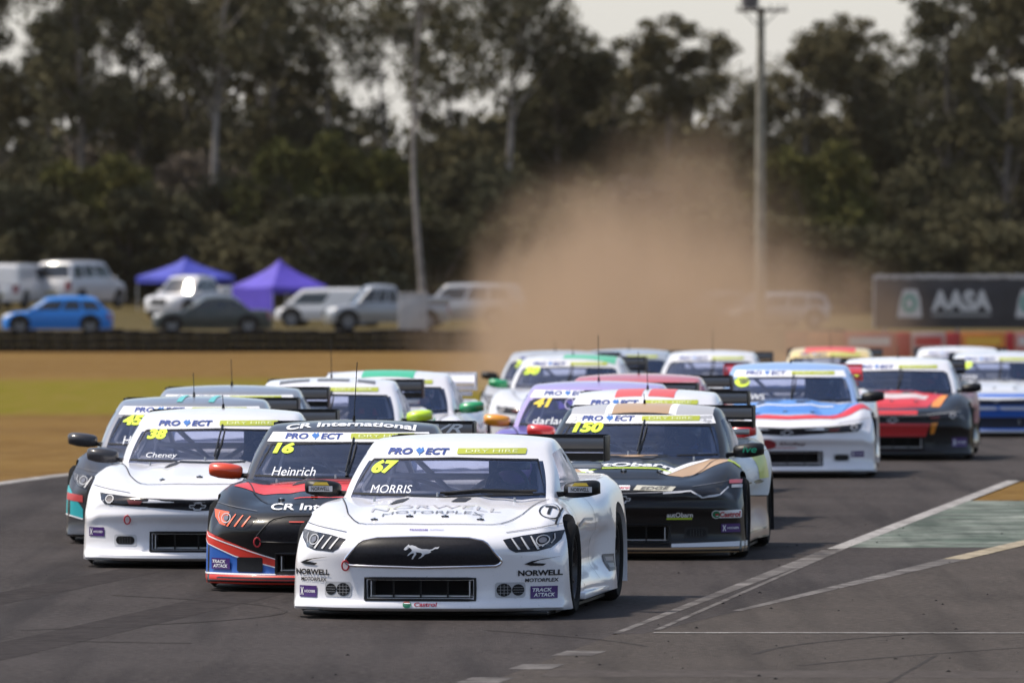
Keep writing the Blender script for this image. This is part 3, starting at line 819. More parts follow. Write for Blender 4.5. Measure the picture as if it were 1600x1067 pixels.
# ------------------------------------------------------------------ ground, track, markings
def grid_sheet(name, xs_of_d, ds, m, dz, nx=12, kind='structure'):
    mb = MB(); vs = []; fs = []
    for d in ds:
        x0, x1 = xs_of_d(d)
        for i in range(nx + 1): x = x0 + (x1 - x0) * i / nx; vs.append((x, d, gz(x, d) + dz))
    for j in range(len(ds) - 1):
        for i in range(nx): a = j * (nx + 1) + i; fs.append([a, a + 1, a + nx + 2, a + nx + 1])
    mb.add(vs, fs, m); o = mb.build(name); tag(o, kind=kind); return o
def ground_mat(name, c1, c2, c3=None, s1=.25, s2=6, band=None, bump=.3, rough=.9, dark=None):
    m = bpy.data.materials.new(name); m.use_nodes = True; n = m.node_tree.nodes; l = m.node_tree.links; b = n['Principled BSDF']
    b.inputs['Roughness'].default_value = rough; b.inputs['Specular IOR Level'].default_value = .03
    g = n.new('ShaderNodeNewGeometry')
    def noise(sc, det=6, ro=.6):
        q = n.new('ShaderNodeTexNoise'); q.inputs['Scale'].default_value = sc; q.inputs['Detail'].default_value = det; q.inputs['Roughness'].default_value = ro
        l.new(g.outputs['Position'], q.inputs['Vector']); return q.outputs[0]
    def ramp(src, a, c):
        q = n.new('ShaderNodeValToRGB'); q.color_ramp.elements[0].position = a; q.color_ramp.elements[1].position = c; l.new(src, q.inputs[0]); return q.outputs[0]
    def mix(f, a, c):
        q = n.new('ShaderNodeMix'); q.data_type = 'RGBA'
        if isinstance(f, float): q.inputs[0].default_value = f
        else: l.new(f, q.inputs[0])
        for k, v in ((6, a), (7, c)):
            if isinstance(v, tuple): q.inputs[k].default_value = (*v, 1)
            else: l.new(v, q.inputs[k])
        return q.outputs[2]
    col = mix(ramp(noise(s1), .35, .65), c1, c2)
    if band:
        c, y0, y1, sf = band
        sx = n.new('ShaderNodeSeparateXYZ'); l.new(g.outputs['Position'], sx.inputs[0])
        ad = n.new('ShaderNodeMath'); ad.operation = 'MULTIPLY_ADD'; l.new(noise(.12, 3), ad.inputs[0]); ad.inputs[1].default_value = 22; l.new(sx.outputs[1], ad.inputs[2])
        def edge(a, e):
            q = n.new('ShaderNodeMapRange'); q.interpolation_type = 'SMOOTHSTEP'; q.inputs[1].default_value = a; q.inputs[2].default_value = e; l.new(ad.outputs[0], q.inputs[0]); return q.outputs[0]
        u = n.new('ShaderNodeMath'); u.operation = 'SUBTRACT'; l.new(edge(y0 - sf, y0 + sf), u.inputs[0]); l.new(edge(y1 - sf, y1 + sf), u.inputs[1])
        u2 = n.new('ShaderNodeMath'); u2.operation = 'MULTIPLY'; l.new(u.outputs[0], u2.inputs[0]); u2.inputs[1].default_value = 1.0
        col = mix(u2.outputs[0], col, c)
    if c3: col = mix(ramp(noise(s2, 8, .7), .42, .72), col, c3)
    if dark:
        mp = n.new('ShaderNodeMapping'); mp.inputs['Rotation'].default_value = (0, 0, R(7)); mp.inputs['Scale'].default_value = (2.2, .10, 1)
        l.new(g.outputs['Position'], mp.inputs[0]); q = n.new('ShaderNodeTexNoise'); q.inputs['Scale'].default_value = 1.0; q.inputs['Detail'].default_value = 5; l.new(mp.outputs[0], q.inputs['Vector'])
        q2 = n.new('ShaderNodeMath'); q2.operation = 'MULTIPLY'; l.new(ramp(q.outputs[0], .48, .66), q2.inputs[0]); q2.inputs[1].default_value = .5
        col = mix(q2.outputs[0], col, dark)
    l.new(col, b.inputs['Base Color'])
    bp = n.new('ShaderNodeBump'); bp.inputs['Strength'].default_value = bump; bp.inputs['Distance'].default_value = .02
    l.new(noise(60, 4), bp.inputs['Height']); l.new(bp.outputs[0], b.inputs['Normal'])
    return m
GRASS = ground_mat('dry_grass', (.108, .058, .016), (.148, .086, .024), (.205, .130, .048), .12, 2.2, ((.118, .108, .002), 176, 232, 8), bump=.6)
PADDOCK = ground_mat('paddock_grass', (.060, .050, .020), (.085, .065, .028), (.11, .085, .04), .2, 3.0, bump=.5)
ASPH = ground_mat('asphalt', (.036, .031, .030), (.056, .049, .048), (.090, .079, .076), .35, 16.0, bump=1.0, rough=.78, dark=(.022, .020, .021))
ASPH2 = ground_mat('old_asphalt', (.052, .045, .042), (.070, .060, .055), (.108, .094, .084), .5, 15.0, bump=1.0, rough=.85, dark=(.036, .032, .030))
GREENC = ground_mat('green_concrete', (.085, .112, .094), (.235, .255, .230), (.030, .034, .032), 1.1, 1.6, bump=.3, dark=(.022, .032, .028))
LINEW = ground_mat('worn_white_paint', (.40, .385, .375), (.26, .25, .245), (.07, .065, .062), 1.5, 5.0, bump=.3)
LINEF = ground_mat('faded_white_paint', (.070, .064, .063), (.190, .178, .174), (.046, .041, .040), 1.6, 6.0, bump=.3)
LINEY = ground_mat('cream_kerb_paint', (.26, .22, .15), (.38, .33, .25), (.08, .07, .06), 1.2, 5.0, bump=.3)
SKID = ground_mat('tyre_rubber_mark', (.029, .026, .025), (.040, .036, .035), (.062, .055, .053), 1.2, 5.0, bump=.3)
DIRT = ground_mat('dirt_bank', (.05, .042, .038), (.10, .08, .065), (.03, .028, .026), .5, 3.0, bump=.6)

def xl(d): return -5.55 + .128 * (d - 100.6) + (.010 * (d - 143) ** 2 if d > 143 else 0)
def xr(d): return .69 + .123 * (d - 62.2) + (.006 * (d - 103) ** 2 if d > 103 else 0)
def x2(d): return .86 + .195 * (d - 62.2) if d > 62.2 else xr(d) + .17
DS = list(np.arange(-60, 480, 4.0)) + [500, 540, 600, 700, 900, 1300, 2000, 3000]
grid_sheet('ground', lambda d: (-60 - max(0, d) * .9, 60 + max(0, d) * .9), DS, GRASS, -.006, 90)
grid_sheet('paddock_ground', lambda d: (-60 - d * .9, 60 + d * .9), [293, 300, 310, 320, 330, 340, 350, 360, 370, 380, 390, 400, 410, 420, 430, 440, 450, 470, 500], PADDOCK, .04, 140)
TD = list(np.arange(-40, 176, 3.0))
grid_sheet('race_track', lambda d: (xl(d), xr(d)) if d < 103 else (min(xl(d), xr(d) - .5), xr(d) + 4), TD, ASPH, 0.0, 10)
grid_sheet('pit_lane', lambda d: (x2(d) if d > 62 else xr(d), 60), list(np.arange(-40, 150, 3.0)), ASPH2, 0.001, 12)
def track_gap(d):
    return (xr(d) - .02, x2(d) + .02)
grid_sheet('track_apron', track_gap, list(np.arange(62.2, 79.6, 1.0)) + [79.5], ASPH, 0.002, 3)
grid_sheet('green_runoff', track_gap, [79.4, 82, 85, 88, 91, 93.4], GREENC, 0.003, 3)
def strip(name, pts, wd, m, dz=.008):
    mb = MB(); vs = []; fs = []; P = [Vector((p[0], p[1])) for p in pts]
    for i, p in enumerate(P):
        t = (P[min(i + 1, len(P) - 1)] - P[max(i - 1, 0)]).normalized(); nn = Vector((-t.y, t.x))
        ww = wd[i] / 2 if hasattr(wd, '__len__') else wd / 2
        for q in (p + nn * ww, p - nn * ww): vs.append((q.x, q.y, gz(q.x, q.y) + dz))
    for i in range(len(P) - 1): fs.append([2 * i, 2 * i + 1, 2 * i + 3, 2 * i + 2])
    mb.add(vs, fs, m); o = mb.build(name); tag(o, kind='structure'); return o
strip('edge_line', [(xl(d) + .1, d) for d in np.arange(20, 143, 3)], .22, LINEW, .002)
strip('edge_line', [(xr(d), d) for d in np.arange(79, 103, 2)], .15, LINEW, .005)
strip('edge_line', [(xr(d), d) for d in np.arange(62.2, 80, 1.5)], [.05 + .012 * k for k in range(12)], LINEF, .004)
strip('edge_line', [(xr(d) + .22 - (d - 62.8) * .010, d) for d in np.arange(62.8, 80, 1.5)], .045, LINEF, .0045)
strip('pit_exit_line', [(x2(d), d) for d in np.arange(66, 78, 1.5)], [.07 + .02 * k for k in range(8)], LINEF, .0035)
strip('pit_exit_line', [(x2(d), d) for d in np.arange(76.5, 100, 2)], .20, LINEY, .0055)
strip('timing_line', [(.95, 62.3), (2.5, 62.28), (9, 62.2)], .11, LINEW, .0065)
for q, (u, v) in enumerate(((905, 1021), (838, 1042), (758, 1063))):
    x, d, _ = G(u, v); strip('dashed_line', [(x - .05, d - .34), (x + .05, d + .34)], .26, LINEF, .003)
# rubber left on the track by earlier laps
def arc(p0, p1, bend, n=16):
    a, b = Vector(G(*p0)[:2]), Vector(G(*p1)[:2]); m = (a + b) / 2 + Vector((-(b - a).y, (b - a).x)) * bend
    return [tuple(a * (1 - t) ** 2 + m * 2 * t * (1 - t) + b * t * t) for t in np.linspace(0, 1, n)]
for p0, p1, bd, wd in (((1180, 1022), (1530, 985), .15, .05), ((1250, 1040), (1600, 1012), .05, .05), ((30, 985), (175, 930), -.5, .04), ((300, 1005), (60, 1000), .1, .05),
                   ((760, 985), (1010, 1010), .1, .04)):
    strip('skid_mark', arc(p0, p1, bd), wd, SKID, .0025)

dv = []; df = []
for k in range(260):
    d = 52 + 60 * rnd.random() ** 1.6; x = xr(d) + rnd.gauss(.8, 2.2) + .4
    if rnd.random() < .35: x = rnd.uniform(-6, 6)
    z = gz(x, d) + .004; r_ = rnd.uniform(.003, .012); a = rnd.uniform(0, 3.14); o = len(dv)
    for j in range(4): dv.append((x + r_ * math.cos(a + j * 1.57) * 1.6, d + r_ * math.sin(a + j * 1.57), z))
    dv.append((x, d, z + r_ * .9))
    for j in range(4): df.append((o + j, o + (j + 1) % 4, o + 4))
me = bpy.data.meshes.new('rubber_debris'); me.from_pydata(dv, [], df); me.materials.append(RUBBER); me.update()
tag(link('rubber_debris', me), 'crumbs of tyre rubber scattered over the asphalt beside the worn line', 'rubber debris', kind='stuff')
PATCH = ground_mat('patched_asphalt', (.050, .043, .041), (.066, .058, .055), (.090, .079, .074), .9, 7.0, bump=.5)
PATCHD = ground_mat('rubbered_asphalt', (.024, .021, .021), (.034, .030, .030), (.055, .048, .047), .9, 7.0, bump=.4)
strip('rubbered_line', [(xr(d) - 3.6 - .35 * math.sin(d * .05), d) for d in np.arange(30, 100, 3)], .5, PATCHD, .0012)
strip('rubbered_line', [(xr(d) - 5.3 - .35 * math.sin(d * .05), d) for d in np.arange(30, 100, 3)], .45, PATCHD, .0012)
strip('asphalt_seam', [(xr(d) + 2.4, d) for d in np.arange(35, 62, 3)], .03, SKID, .0022)
strip('asphalt_patch', [(.2, 56.6), (5, 56.3), (9, 56.0)], .9, PATCH, .0021)

# ------------------------------------------------------------------ foliage
def leaf_mat(name, c1, c2, rough=.6):
    m = bpy.data.materials.new(name); m.use_nodes = True; n = m.node_tree.nodes; l = m.node_tree.links; b = n['Principled BSDF']
    b.inputs['Roughness'].default_value = .85; b.inputs['Specular IOR Level'].default_value = .06
    oi = n.new('ShaderNodeObjectInfo'); g = n.new('ShaderNodeTexCoord')
    nz = n.new('ShaderNodeTexNoise'); nz.inputs['Scale'].default_value = .7; nz.inputs['Detail'].default_value = 3; l.new(g.outputs['Object'], nz.inputs['Vector'])
    ad = n.new('ShaderNodeMath'); ad.operation = 'MULTIPLY_ADD'; l.new(oi.outputs['Random'], ad.inputs[0]); ad.inputs[1].default_value = .7
    sb = n.new('ShaderNodeMath'); sb.operation = 'MULTIPLY_ADD'; l.new(nz.outputs[0], sb.inputs[0]); sb.inputs[1].default_value = 1.6; sb.inputs[2].default_value = -.65
    l.new(sb.outputs[0], ad.inputs[2]); ad.use_clamp = True
    mx = n.new('ShaderNodeMix'); mx.data_type = 'RGBA'; mx.inputs[6].default_value = (*c1, 1); mx.inputs[7].default_value = (*c2, 1)
    l.new(ad.outputs[0], mx.inputs[0]); l.new(mx.outputs[2], b.inputs['Base Color'])
    return m
LEAF_G = leaf_mat('gum_leaves', (.040, .041, .022), (.115, .098, .052))
LEAF_D = leaf_mat('shrub_leaves', (.033, .036, .022), (.094, .082, .042))
LEAF_Y = leaf_mat('young_leaves', (.042, .048, .014), (.090, .084, .026))
LEAF_P = leaf_mat('dusty_leaves', (.085, .070, .055), (.13, .105, .085))
BARK = mat('gum_bark', (.30, .26, .23), .8, noise=.5, nscale=2.5, bump=.4, bscale=8)
BARKD = mat('dark_bark', (.12, .10, .085), .9, noise=.4, nscale=3)
def leaf_cloud(cens, rads, per, size, rng, flatten=.7):
    cens = np.array(cens); rads = np.array(rads); n = len(cens) * per
    c = np.repeat(cens, per, 0); r = np.repeat(rads, per)
    v = rng.normal(size=(n, 3)); v /= np.linalg.norm(v, axis=1)[:, None]; v *= (rng.random(n) ** .45)[:, None]
    v[:, 2] *= flatten
    p = c + v * r[:, None]
    a = rng.normal(size=(n, 3)); a /= np.linalg.norm(a, axis=1)[:, None]
    b = rng.normal(size=(n, 3)); b -= (b * a).sum(1)[:, None] * a; b /= np.linalg.norm(b, axis=1)[:, None]
    sz = size * (.6 + .8 * rng.random(n)); a *= sz[:, None]; b *= (sz * .5)[:, None]
    vs = np.empty((n * 4, 3)); vs[0::4] = p - a; vs[1::4] = p + b * .9; vs[2::4] = p + a; vs[3::4] = p - b * .9
    return vs, np.arange(n * 4).reshape(-1, 4)
def cloud_mesh(name, cens, rads, per, size, rng, m, flatten=.7):
    vs, fs = leaf_cloud(cens, rads, per, size, rng, flatten)
    me = bpy.data.meshes.new(name); me.from_pydata(vs.tolist(), [], fs.tolist()); me.materials.append(m); me.update(); return me
def gum_tree(seed, H, base, spread, dens=1.0, bark=None, leaf=None, lean=0., nclump=46):
    rg = random.Random(seed); rng = np.random.default_rng(seed)
    tr = MB(); cl = []; rd = []
    top = Vector((lean, 0, H * .88)); pts = []
    for i in range(9):
        t = i / 8; pts.append(Vector((lean * t ** 1.5 + .25 * math.sin(t * 5 + seed), .2 * math.sin(t * 4 + seed * 2), H * .88 * t)))
    rad = [((.17 if seed == 15 else .24) * (1 - .78 * (i / 8)) + (.08 if i == 0 else 0)) * (H / 16) for i in range(9)]
    tr.tube(pts, rad, bark or BARK, 8)
    nb = int(9 * dens) + 4
    for k in range(nb):
        t = rg.uniform(base, .92); i = int(t * 8); p = pts[i].lerp(pts[min(8, i + 1)], t * 8 - i)
        an = rg.uniform(0, 2 * math.pi); L = spread * rg.uniform(.5, 1.0) * (1.15 - .5 * abs(t - .65)); up = rg.uniform(.35, 1.1)
        q = [p]; dvec = Vector((math.cos(an), math.sin(an), up)).normalized()
        for j in range(4):
            dvec = (dvec + Vector((rg.uniform(-.25, .25), rg.uniform(-.25, .25), rg.uniform(-.05, .3)))).normalized(); q.append(q[-1] + dvec * L / 4)
        r0 = rad[i] * .5
        tr.tube(q, [r0, r0 * .75, r0 * .5, r0 * .32, r0 * .15], bark or BARK, 6)
        for j in (2, 3, 4):
            for _ in range(2 if j > 2 else 1):
                d2 = Vector((rg.uniform(-1, 1), rg.uniform(-1, 1), rg.uniform(-.1, .9))) * spread * .28; e = q[j] + d2
                tr.tube([q[j], (q[j] + e) / 2 + Vector((0, 0, .1)), e], [r0 * .25, r0 * .15, r0 * .07], bark or BARK, 5)
                cl.append(tuple(e)); rd.append(rg.uniform(.45, 1.05) * spread / 3.4)
    cl.append(tuple(pts[-1] + Vector((0, 0, .5)))); rd.append(.9)
    return tr.mesh('trunk'), cloud_mesh('crown', cl, rd, int(100 * dens), .145, rng, leaf or LEAF_G, .75)
def shrub_mesh(seed, H, Wd, leaf):
    rg = random.Random(seed); rng = np.random.default_rng(seed); cl = []; rd = []; tr = MB()
    for k in range(60):
        a = rg.uniform(0, 2 * math.pi); t = rg.random() ** .8; rr = Wd * .5 * math.sqrt(rg.random()) * (1 - .55 * t ** 2.2) * (1 + .35 * math.sin(a * 3 + seed))
        cl.append((rr * math.cos(a), rr * math.sin(a), .5 + (H - 1.0) * t)); rd.append(rg.uniform(.35, 1.05) * Wd / 5.5)
    for k in range(5):
        a = rg.uniform(0, 6.28); tr.tube([(0, 0, 0), (.3 * math.cos(a), .3 * math.sin(a), H * .3), (Wd * .25 * math.cos(a), Wd * .25 * math.sin(a), H * .7)], [.14, .09, .03], BARKD, 6)
    return tr.mesh('trunk'), cloud_mesh('crown', cl, rd, 170, .15, rng, leaf, .8)
def plant(name, meshes, x, d, rz, sc, label, cat, group=None, crownmat=None):
    t = empty(name, (x, d, gz(x, d)), rz); t.scale = sc
    link('trunk', meshes[0], t)
    c = link('crown', meshes[1], t)
    tag(t, label, cat, group); return t
GUMS = [gum_tree(3, 16, .45, 4.2, 1.0), gum_tree(8, 16, .35, 3.6, 1.15, BARKD), gum_tree(15, 16, .5, 4.6, .8), gum_tree(23, 16, .3, 3.4, 1.35, BARKD),
        gum_tree(31, 16, .55, 5.0, 1.1, lean=1.5)]
SHRUBS = [shrub_mesh(5, 6, 6.5, LEAF_D), shrub_mesh(6, 7, 6.0, LEAF_G), shrub_mesh(7, 6, 6.5, LEAF_Y), shrub_mesh(9, 7.5, 6.5, LEAF_D), shrub_mesh(12, 6.5, 6, LEAF_P)]
TALL = [ # pixel column, distance, model, height, rotation, label
 (-5, 430, 1, 17.5, .3, 'tall dark gum tree at the far left edge of the photo'),
 (70, 455, 3, 15.0, 1.3, 'dense gum tree between the far left tree and the thin dark trunks'),
 (120, 425, 1, 17.5, 2.1, 'tall gum tree with a thin dark trunk behind the parked white four wheel drive'),
 (215, 440, 1, 16.5, 4.0, 'tall gum tree with a dark forked trunk above the first blue gazebo'),
 (345, 428, 0, 18, .9, 'tall gum tree with a pale pinkish trunk above the parked dark car'),
 (430, 445, 3, 16.5, 5.1, 'dense dark gum tree with low foliage above the second blue gazebo'),
 (505, 450, 2, 18, 3.3, 'thin sparse gum tree just left of the big bright gap in the branches'),
 (655, 395, 2, 17.2, 0.4, 'tall gum tree with a long bare white trunk rising beside the dust cloud'),
 (775, 440, 4, 18.0, .2, 'gum tree leaning its crown over the open sky left of the dust cloud'),
 (600, 455, 2, 15, 2.5, 'slender gum tree close behind the white trunked one'),
 (870, 445, 3, 13.0, 2.2, 'low gum tree directly above the thickest dust'),
 (955, 450, 0, 11.8, 1.0, 'short gum tree under the widest gap of sky'),
 (1035, 440, 3, 13.8, .4, 'round topped gum tree standing alone left of the light pole'),
 (1115, 455, 2, 11.5, 4.4, 'pale thinly leaved tree just left of the pole'),
 (1180, 460, 2, 10.6, 5.0, 'grey twiggy tree directly behind the pole'),
 (1255, 440, 3, 13.9, 1.9, 'dense green gum tree just right of the pole'),
 (1335, 446, 1, 13.6, 3.0, 'broad gum tree above the left end of the dark billboard'),
 (1400, 450, 0, 12.2, 2.9, 'shorter gum tree left of the last gap of sky'),
 (1485, 430, 1, 16.0, .7, 'tall gum tree above the lettering of the dark billboard'),
 (1570, 425, 3, 16.5, 1.5, 'tall dark gum tree near the right edge of the photo'),
 (165, 465, 2, 16.5, .5, 'gum tree far behind, between the two left dark trunks'),
 (285, 462, 1, 16.0, 2.2, 'gum tree far behind, above the gap left of the pale pinkish trunk'),
 (400, 468, 2, 15.5, 3.9, 'gum tree far behind, right of the pale pinkish trunk'),
 (700, 470, 1, 15.5, 1.9, 'gum tree far behind, just right of the white trunked one'),
 (1440, 468, 2, 13.0, .9, 'sparse gum tree far behind, in the last gap of sky'),
 (1530, 462, 1, 15.5, 4.9, 'gum tree far behind, between the two tall right ones'),
 (1650, 440, 1, 17, 3.5, 'gum tree cut by the right edge of the photo'),
]
for u, d, k, H, rz, lab in TALL:
    s_ = F_PX / d; plant('gum_tree', GUMS[k], px(u, s_), d, rz, (1, 1, H / 16), lab, 'tree')
SR = random.Random(4)
MARKS = [(-200, 'beyond the left edge van'), (40, 'behind the white van'), (130, 'behind the white four wheel drive'), (215, 'above the gap before the gazebos'), (290, 'behind the deeper blue gazebo'), (365, 'between the two gazebos'), (437, 'behind the brighter gazebo'), (525, 'behind the silver utility'),
         (600, 'just left of the white gum trunk'), (690, 'just right of the white gum trunk'), (780, 'at the left edge of the dust'), (870, 'behind the left part of the dust'), (960, 'behind the middle of the dust'), (1050, 'behind the right part of the dust'), (1140, 'just left of the power pole'),
         (1230, 'just right of the power pole'), (1320, 'left of the billboard'), (1410, 'above the billboard emblem'), (1500, 'above the billboard lettering'), (1585, 'near the right edge'), (1660, 'past the right edge')]
SPEC = [(165, 420, 2, 6.9, 'yellow green bush standing out of the dark scrub above the white four wheel drive'),
        (500, 422, 2, 8.4, 'broad olive green bush above the second blue gazebo'),
        (585, 424, 2, 7.6, 'olive bush left of the long white gum trunk'),
        (1290, 422, 2, 8.0, 'olive green bush behind the left end of the dark billboard')]
for u, d, k, H, lab in SPEC:
    s_ = F_PX / d; plant('bush', SHRUBS[k], px(u, s_), d, 1.0, (1.0, 1.0, H / 6), lab, 'bush')
for row, (d0, jit, hmin, hmax) in enumerate(((416, -10, 3.8, 5.6), (430, 25, 5.5, 7.2), (448, 55, 7.0, 9.2))):
    for u, place in MARKS:
        u = max(u, -90) + jit + SR.uniform(-18, 18); s_ = F_PX / d0; k = SR.choice([0, 1, 3, 0, 1, 3, 4]) if row else SR.choice([0, 1, 3])
        H = SR.uniform(hmin, hmax); sc = H / (6, 7, 6, 7.5, 6.5)[k]
        plant('shrub', SHRUBS[k], px(u, s_), d0 + SR.uniform(-5, 5), SR.uniform(0, 6.28), (1.05, 1.05, sc), ('low front row shrub ', 'middle row shrub ', 'tall back row shrub ')[row] + place, 'shrub', 'dark shrubs packed below the gum trees')
# far woodland that reads as one mass
wr = np.random.default_rng(5); wc = []; wrd = []
for k in range(900):
    x = wr.uniform(-42, 42); wc.append((x, wr.uniform(468, 492), wr.uniform(-1, 9.2 + 1.6 * math.sin(x * .35)) )); wrd.append(wr.uniform(1.0, 1.9))
wm = cloud_mesh('woodland', wc, wrd, 60, .42, wr, LEAF_D, .8)
tag(link('woodland', wm), 'dark distant woodland filling the gaps between the tree trunks', 'woodland', kind='stuff')

wc = []; wrd = []  # unseen tree belt, added so the car fronts reflect something dark
for k in range(1500):
    a = wr.uniform(R(-250), R(70)); rr = wr.uniform(150, 165) if -math.sin(a) > -.2 else wr.uniform(230, 250)
    x = 1.0 * rr * math.cos(a); y = rr * math.sin(a) + 40
    if y > 20 and abs(x) < 60: continue
    wc.append((x, y, wr.uniform(0, 11))); wrd.append(wr.uniform(2.5, 4.5))
tag(link('woodland', cloud_mesh('woodland_reflected', wc, wrd, 45, 1.3, wr, LEAF_D, .8)), 'unseen dark woodland round the circuit, added to darken reflections in the cars', 'woodland', kind='stuff')

# ------------------------------------------------------------------ barrier of tyres, billboard, pole, signs
tb = MB()
for k in range(3):
    tb.lathe([(-.10 + .22 * k + .11, .16), (-.10 + .22 * k + .11, .27), (-.05 + .22 * k + .11, .31), (.05 + .22 * k + .11, .31), (.10 + .22 * k + .11, .27), (.10 + .22 * k + .11, .16)], RUBBER, 18, 'z', closed=True)
TS = tb.mesh('tyre_stack')
for k in range(54):
    x = -19 + k * .55; d = 290 + .4 * math.sin(k * .3)
    o = link('tyre_stack', TS, None, (x, d, gz(x, d))); o.rotation_euler = (0, 0, k * 1.3); o.scale = (1, 1, rnd.uniform(.96, 1.12))
    tag(o, 'stack of three old black tyres in the long barrier behind the grass', 'tyre stack', 'tyre stacks forming the trackside barrier')
def flat_text(mb, txt, c, h, wd, m, bold=.02, shear=0.):
    vs, fs = text_mesh(txt, h, wd, shear, bold); mb.add([(c[0] + p[0], c[1], c[2] + p[1]) for p in vs], fs, m)
# billboard
BD = 315.0; bs = F_PX / BD; bx0 = px(1364, bs); bx1 = bx0 + 8.2; bz1 = CAM_H - (431 - HOR) / bs; bz0 = CAM_H - (513 - HOR) / bs
bb = empty('billboard', ((bx0 + bx1) / 2, BD, gz(bx0, BD))); tag(bb, 'long dark grey billboard with white AASA lettering under a pale ragged edge', 'billboard')
gz0 = gz(bx0, BD); hw = (bx1 - bx0) / 2; zc = (bz0 + bz1) / 2 - gz0
mb = MB(); mb.box((0, 0, zc), (2 * hw, .10, bz1 - bz0), mat('billboard_cloth', (.045, .043, .05), .8, noise=.35, nscale=1.5), bev=.02); mb.build('panel', bb)
mb = MB()
for k in range(int(2 * hw / .16)):
    mb.box((-hw + .1 + k * .16, -.06, zc + (bz1 - bz0) / 2 - .03 + rnd.uniform(-.02, .02)), (.15, .03, .10 + rnd.uniform(0, .05)), mat('pale_cloth', (.45, .43, .43), .8), bev=.01)
mb.box((-hw + .03, -.06, zc), (.05, .02, bz1 - bz0), MATS['pale_cloth'])
mb.build('top_fringe', bb)
mb = MB(); LW = mat('sign_white', (.55, .54, .54), .6); LG = mat('sign_green', (.10, .30, .25), .6); cx0 = -(bx0 + bx1) / 2
flat_text(mb, 'AASA', (cx0 + px(1502, bs), -.058, CAM_H - (470 - HOR) / bs - gz0), .72, 2.05, LW, .05)
mb.box((cx0 + px(1502, bs), -.055, CAM_H - (492 - HOR) / bs - gz0), (2.0, .01, .10), mat('sign_grey', (.25, .25, .25), .6)); mb.build('lettering', bb, 0)
for u in (1421, 1606):
    mb = MB(); c = (cx0 + px(u, bs), -.055, CAM_H - (473 - HOR) / bs - gz0)
    mb.add([(c[0] - .42, c[1], c[2] - .5), (c[0] + .42, c[1], c[2] - .5), (c[0] + .36, c[1], c[2] + .15), (c[0] + .25, c[1], c[2] + .45), (c[0] - .2, c[1], c[2] + .45), (c[0] - .32, c[1], c[2] + .1)], [[0, 1, 2, 3, 4, 5]], LW)
    c2 = (c[0], c[1] - .006, c[2] - .02); n = 18
    mb.add([(c2[0] + .27 * math.cos(2 * math.pi * k / n), c2[1], c2[2] + .33 * math.sin(2 * math.pi * k / n)) for k in range(n)], [list(range(n))], LG)
    mb.add([(c2[0] + .12 * math.cos(2 * math.pi * k / n), c2[1] - .006, c2[2] + .15 * math.sin(2 * math.pi * k / n)) for k in range(n)], [list(range(n))], LW)
    mb.build('emblem', bb, 0)
for k in range(4):
    mb = MB(); mb.box((-hw + .4 + k * (2 * hw - .8) / 3, .10, (bz1 - gz0) / 2), (.10, .10, bz1 - gz0), mat('galvanised', (.35, .35, .36), .5, metal=.6)); mb.build('post', bb)
# painted barrier panels under the billboard
PD = 272.0; ps = F_PX / PD
for u0, u1, colr, lab, tx in ((1228, 1262, (.35, .06, .04), 'narrow dull red trackside panel nearest the dust', None), (1262, 1318, (.55, .20, .08), 'orange trackside panel half lost in the dust', None),
        (1318, 1400, (.45, .10, .08), 'faded red trackside panel left of the bright red one', 'white'), (1400, 1424, (.42, .015, .02), 'narrow bright red trackside panel below the green emblem', None),
        (1424, 1478, (.50, .34, .32), 'pale pink trackside panel under the AASA lettering', 'red'), (1478, 1502, (.42, .03, .03), 'short red trackside panel between the pale and the orange ones', None),
        (1502, 1572, (.62, .20, .03), 'orange trackside panel with a yellow band', 'yellow'), (1572, 1586, (.40, .01, .02), 'dark red trackside panel near the right edge', None), (1586, 1640, (.48, .20, .18), 'pink trackside panel cut by the right edge', 'white')):
    xa, xb = px(u0, ps), px(u1, ps) - .02; xm = (xa + xb) / 2; g0 = gz(xm, PD); zt = CAM_H - (519 - HOR) / ps; zb = g0 + .02
    mb = MB(); mb.box((0, 0, (zt + zb) / 2 - g0), (xb - xa, .12, zt - zb), mat('panel_%d' % u0, colr, .5, noise=.2, nscale=2), bev=.015)
    mc = {'white': LW, 'red': mat('panel_red', (.45, .03, .03), .5), 'yellow': mat('panel_yellow', (.65, .40, .05), .5), None: None}[tx]
    if mc: mb.box((0, -.063, (zt + zb) / 2 - g0 + .1), ((xb - xa) * .8, .01, (zt - zb) * .35), mc)
    o = mb.build('barrier_panel', None, 40, (xm, PD, g0)); tag(o, lab, 'barrier panel', 'coloured panels along the far barrier')
# light pole with transformer
LD = 320.0; ls = F_PX / LD; lx = px(1188, ls); lp = empty('power_pole', (lx, LD, gz(lx, LD))); g0 = gz(lx, LD)
tag(lp, 'tall weathered timber power pole with a crossarm and transformer above the dust', 'power pole')
ht = CAM_H - (12 - HOR) / ls - g0
mb = MB(); mb.tube([(0, 0, 0), (0, 0, ht * .5), (.02, 0, ht)], [.20, .17, .13], mat('pole_timber', (.27, .25, .20), .85, noise=.4, nscale=3, bump=.3), 14); mb.build('pole', lp)
mb = MB(); mb.box((.05, -.14, ht - .12), (1.75, .10, .10), mat('crossarm_timber', (.12, .10, .09), .9), bev=.01)
mb.tube([(-.6, -.1, ht - .15), (0, -.05, ht - .75)], .02, BLACK, 6); mb.tube([(.6, -.1, ht - .15), (0, -.05, ht - .75)], .02, BLACK, 6)
for q in (-.75, .35, .62, .85): mb.tube([(q, -.14, ht - .07), (q, -.14, ht + .10)], [.035, .02], BLACK, 8)
mb.build('crossarm', lp)
mb = MB(); mb.lathe([(ht + .0, .0001), (ht + .0, .27), (ht + .7, .27), (ht + .76, .2), (ht + .76, .0001)], mat('transformer_grey', (.10, .09, .09), .6), 16, 'z', (-.36, -.2, -.05))
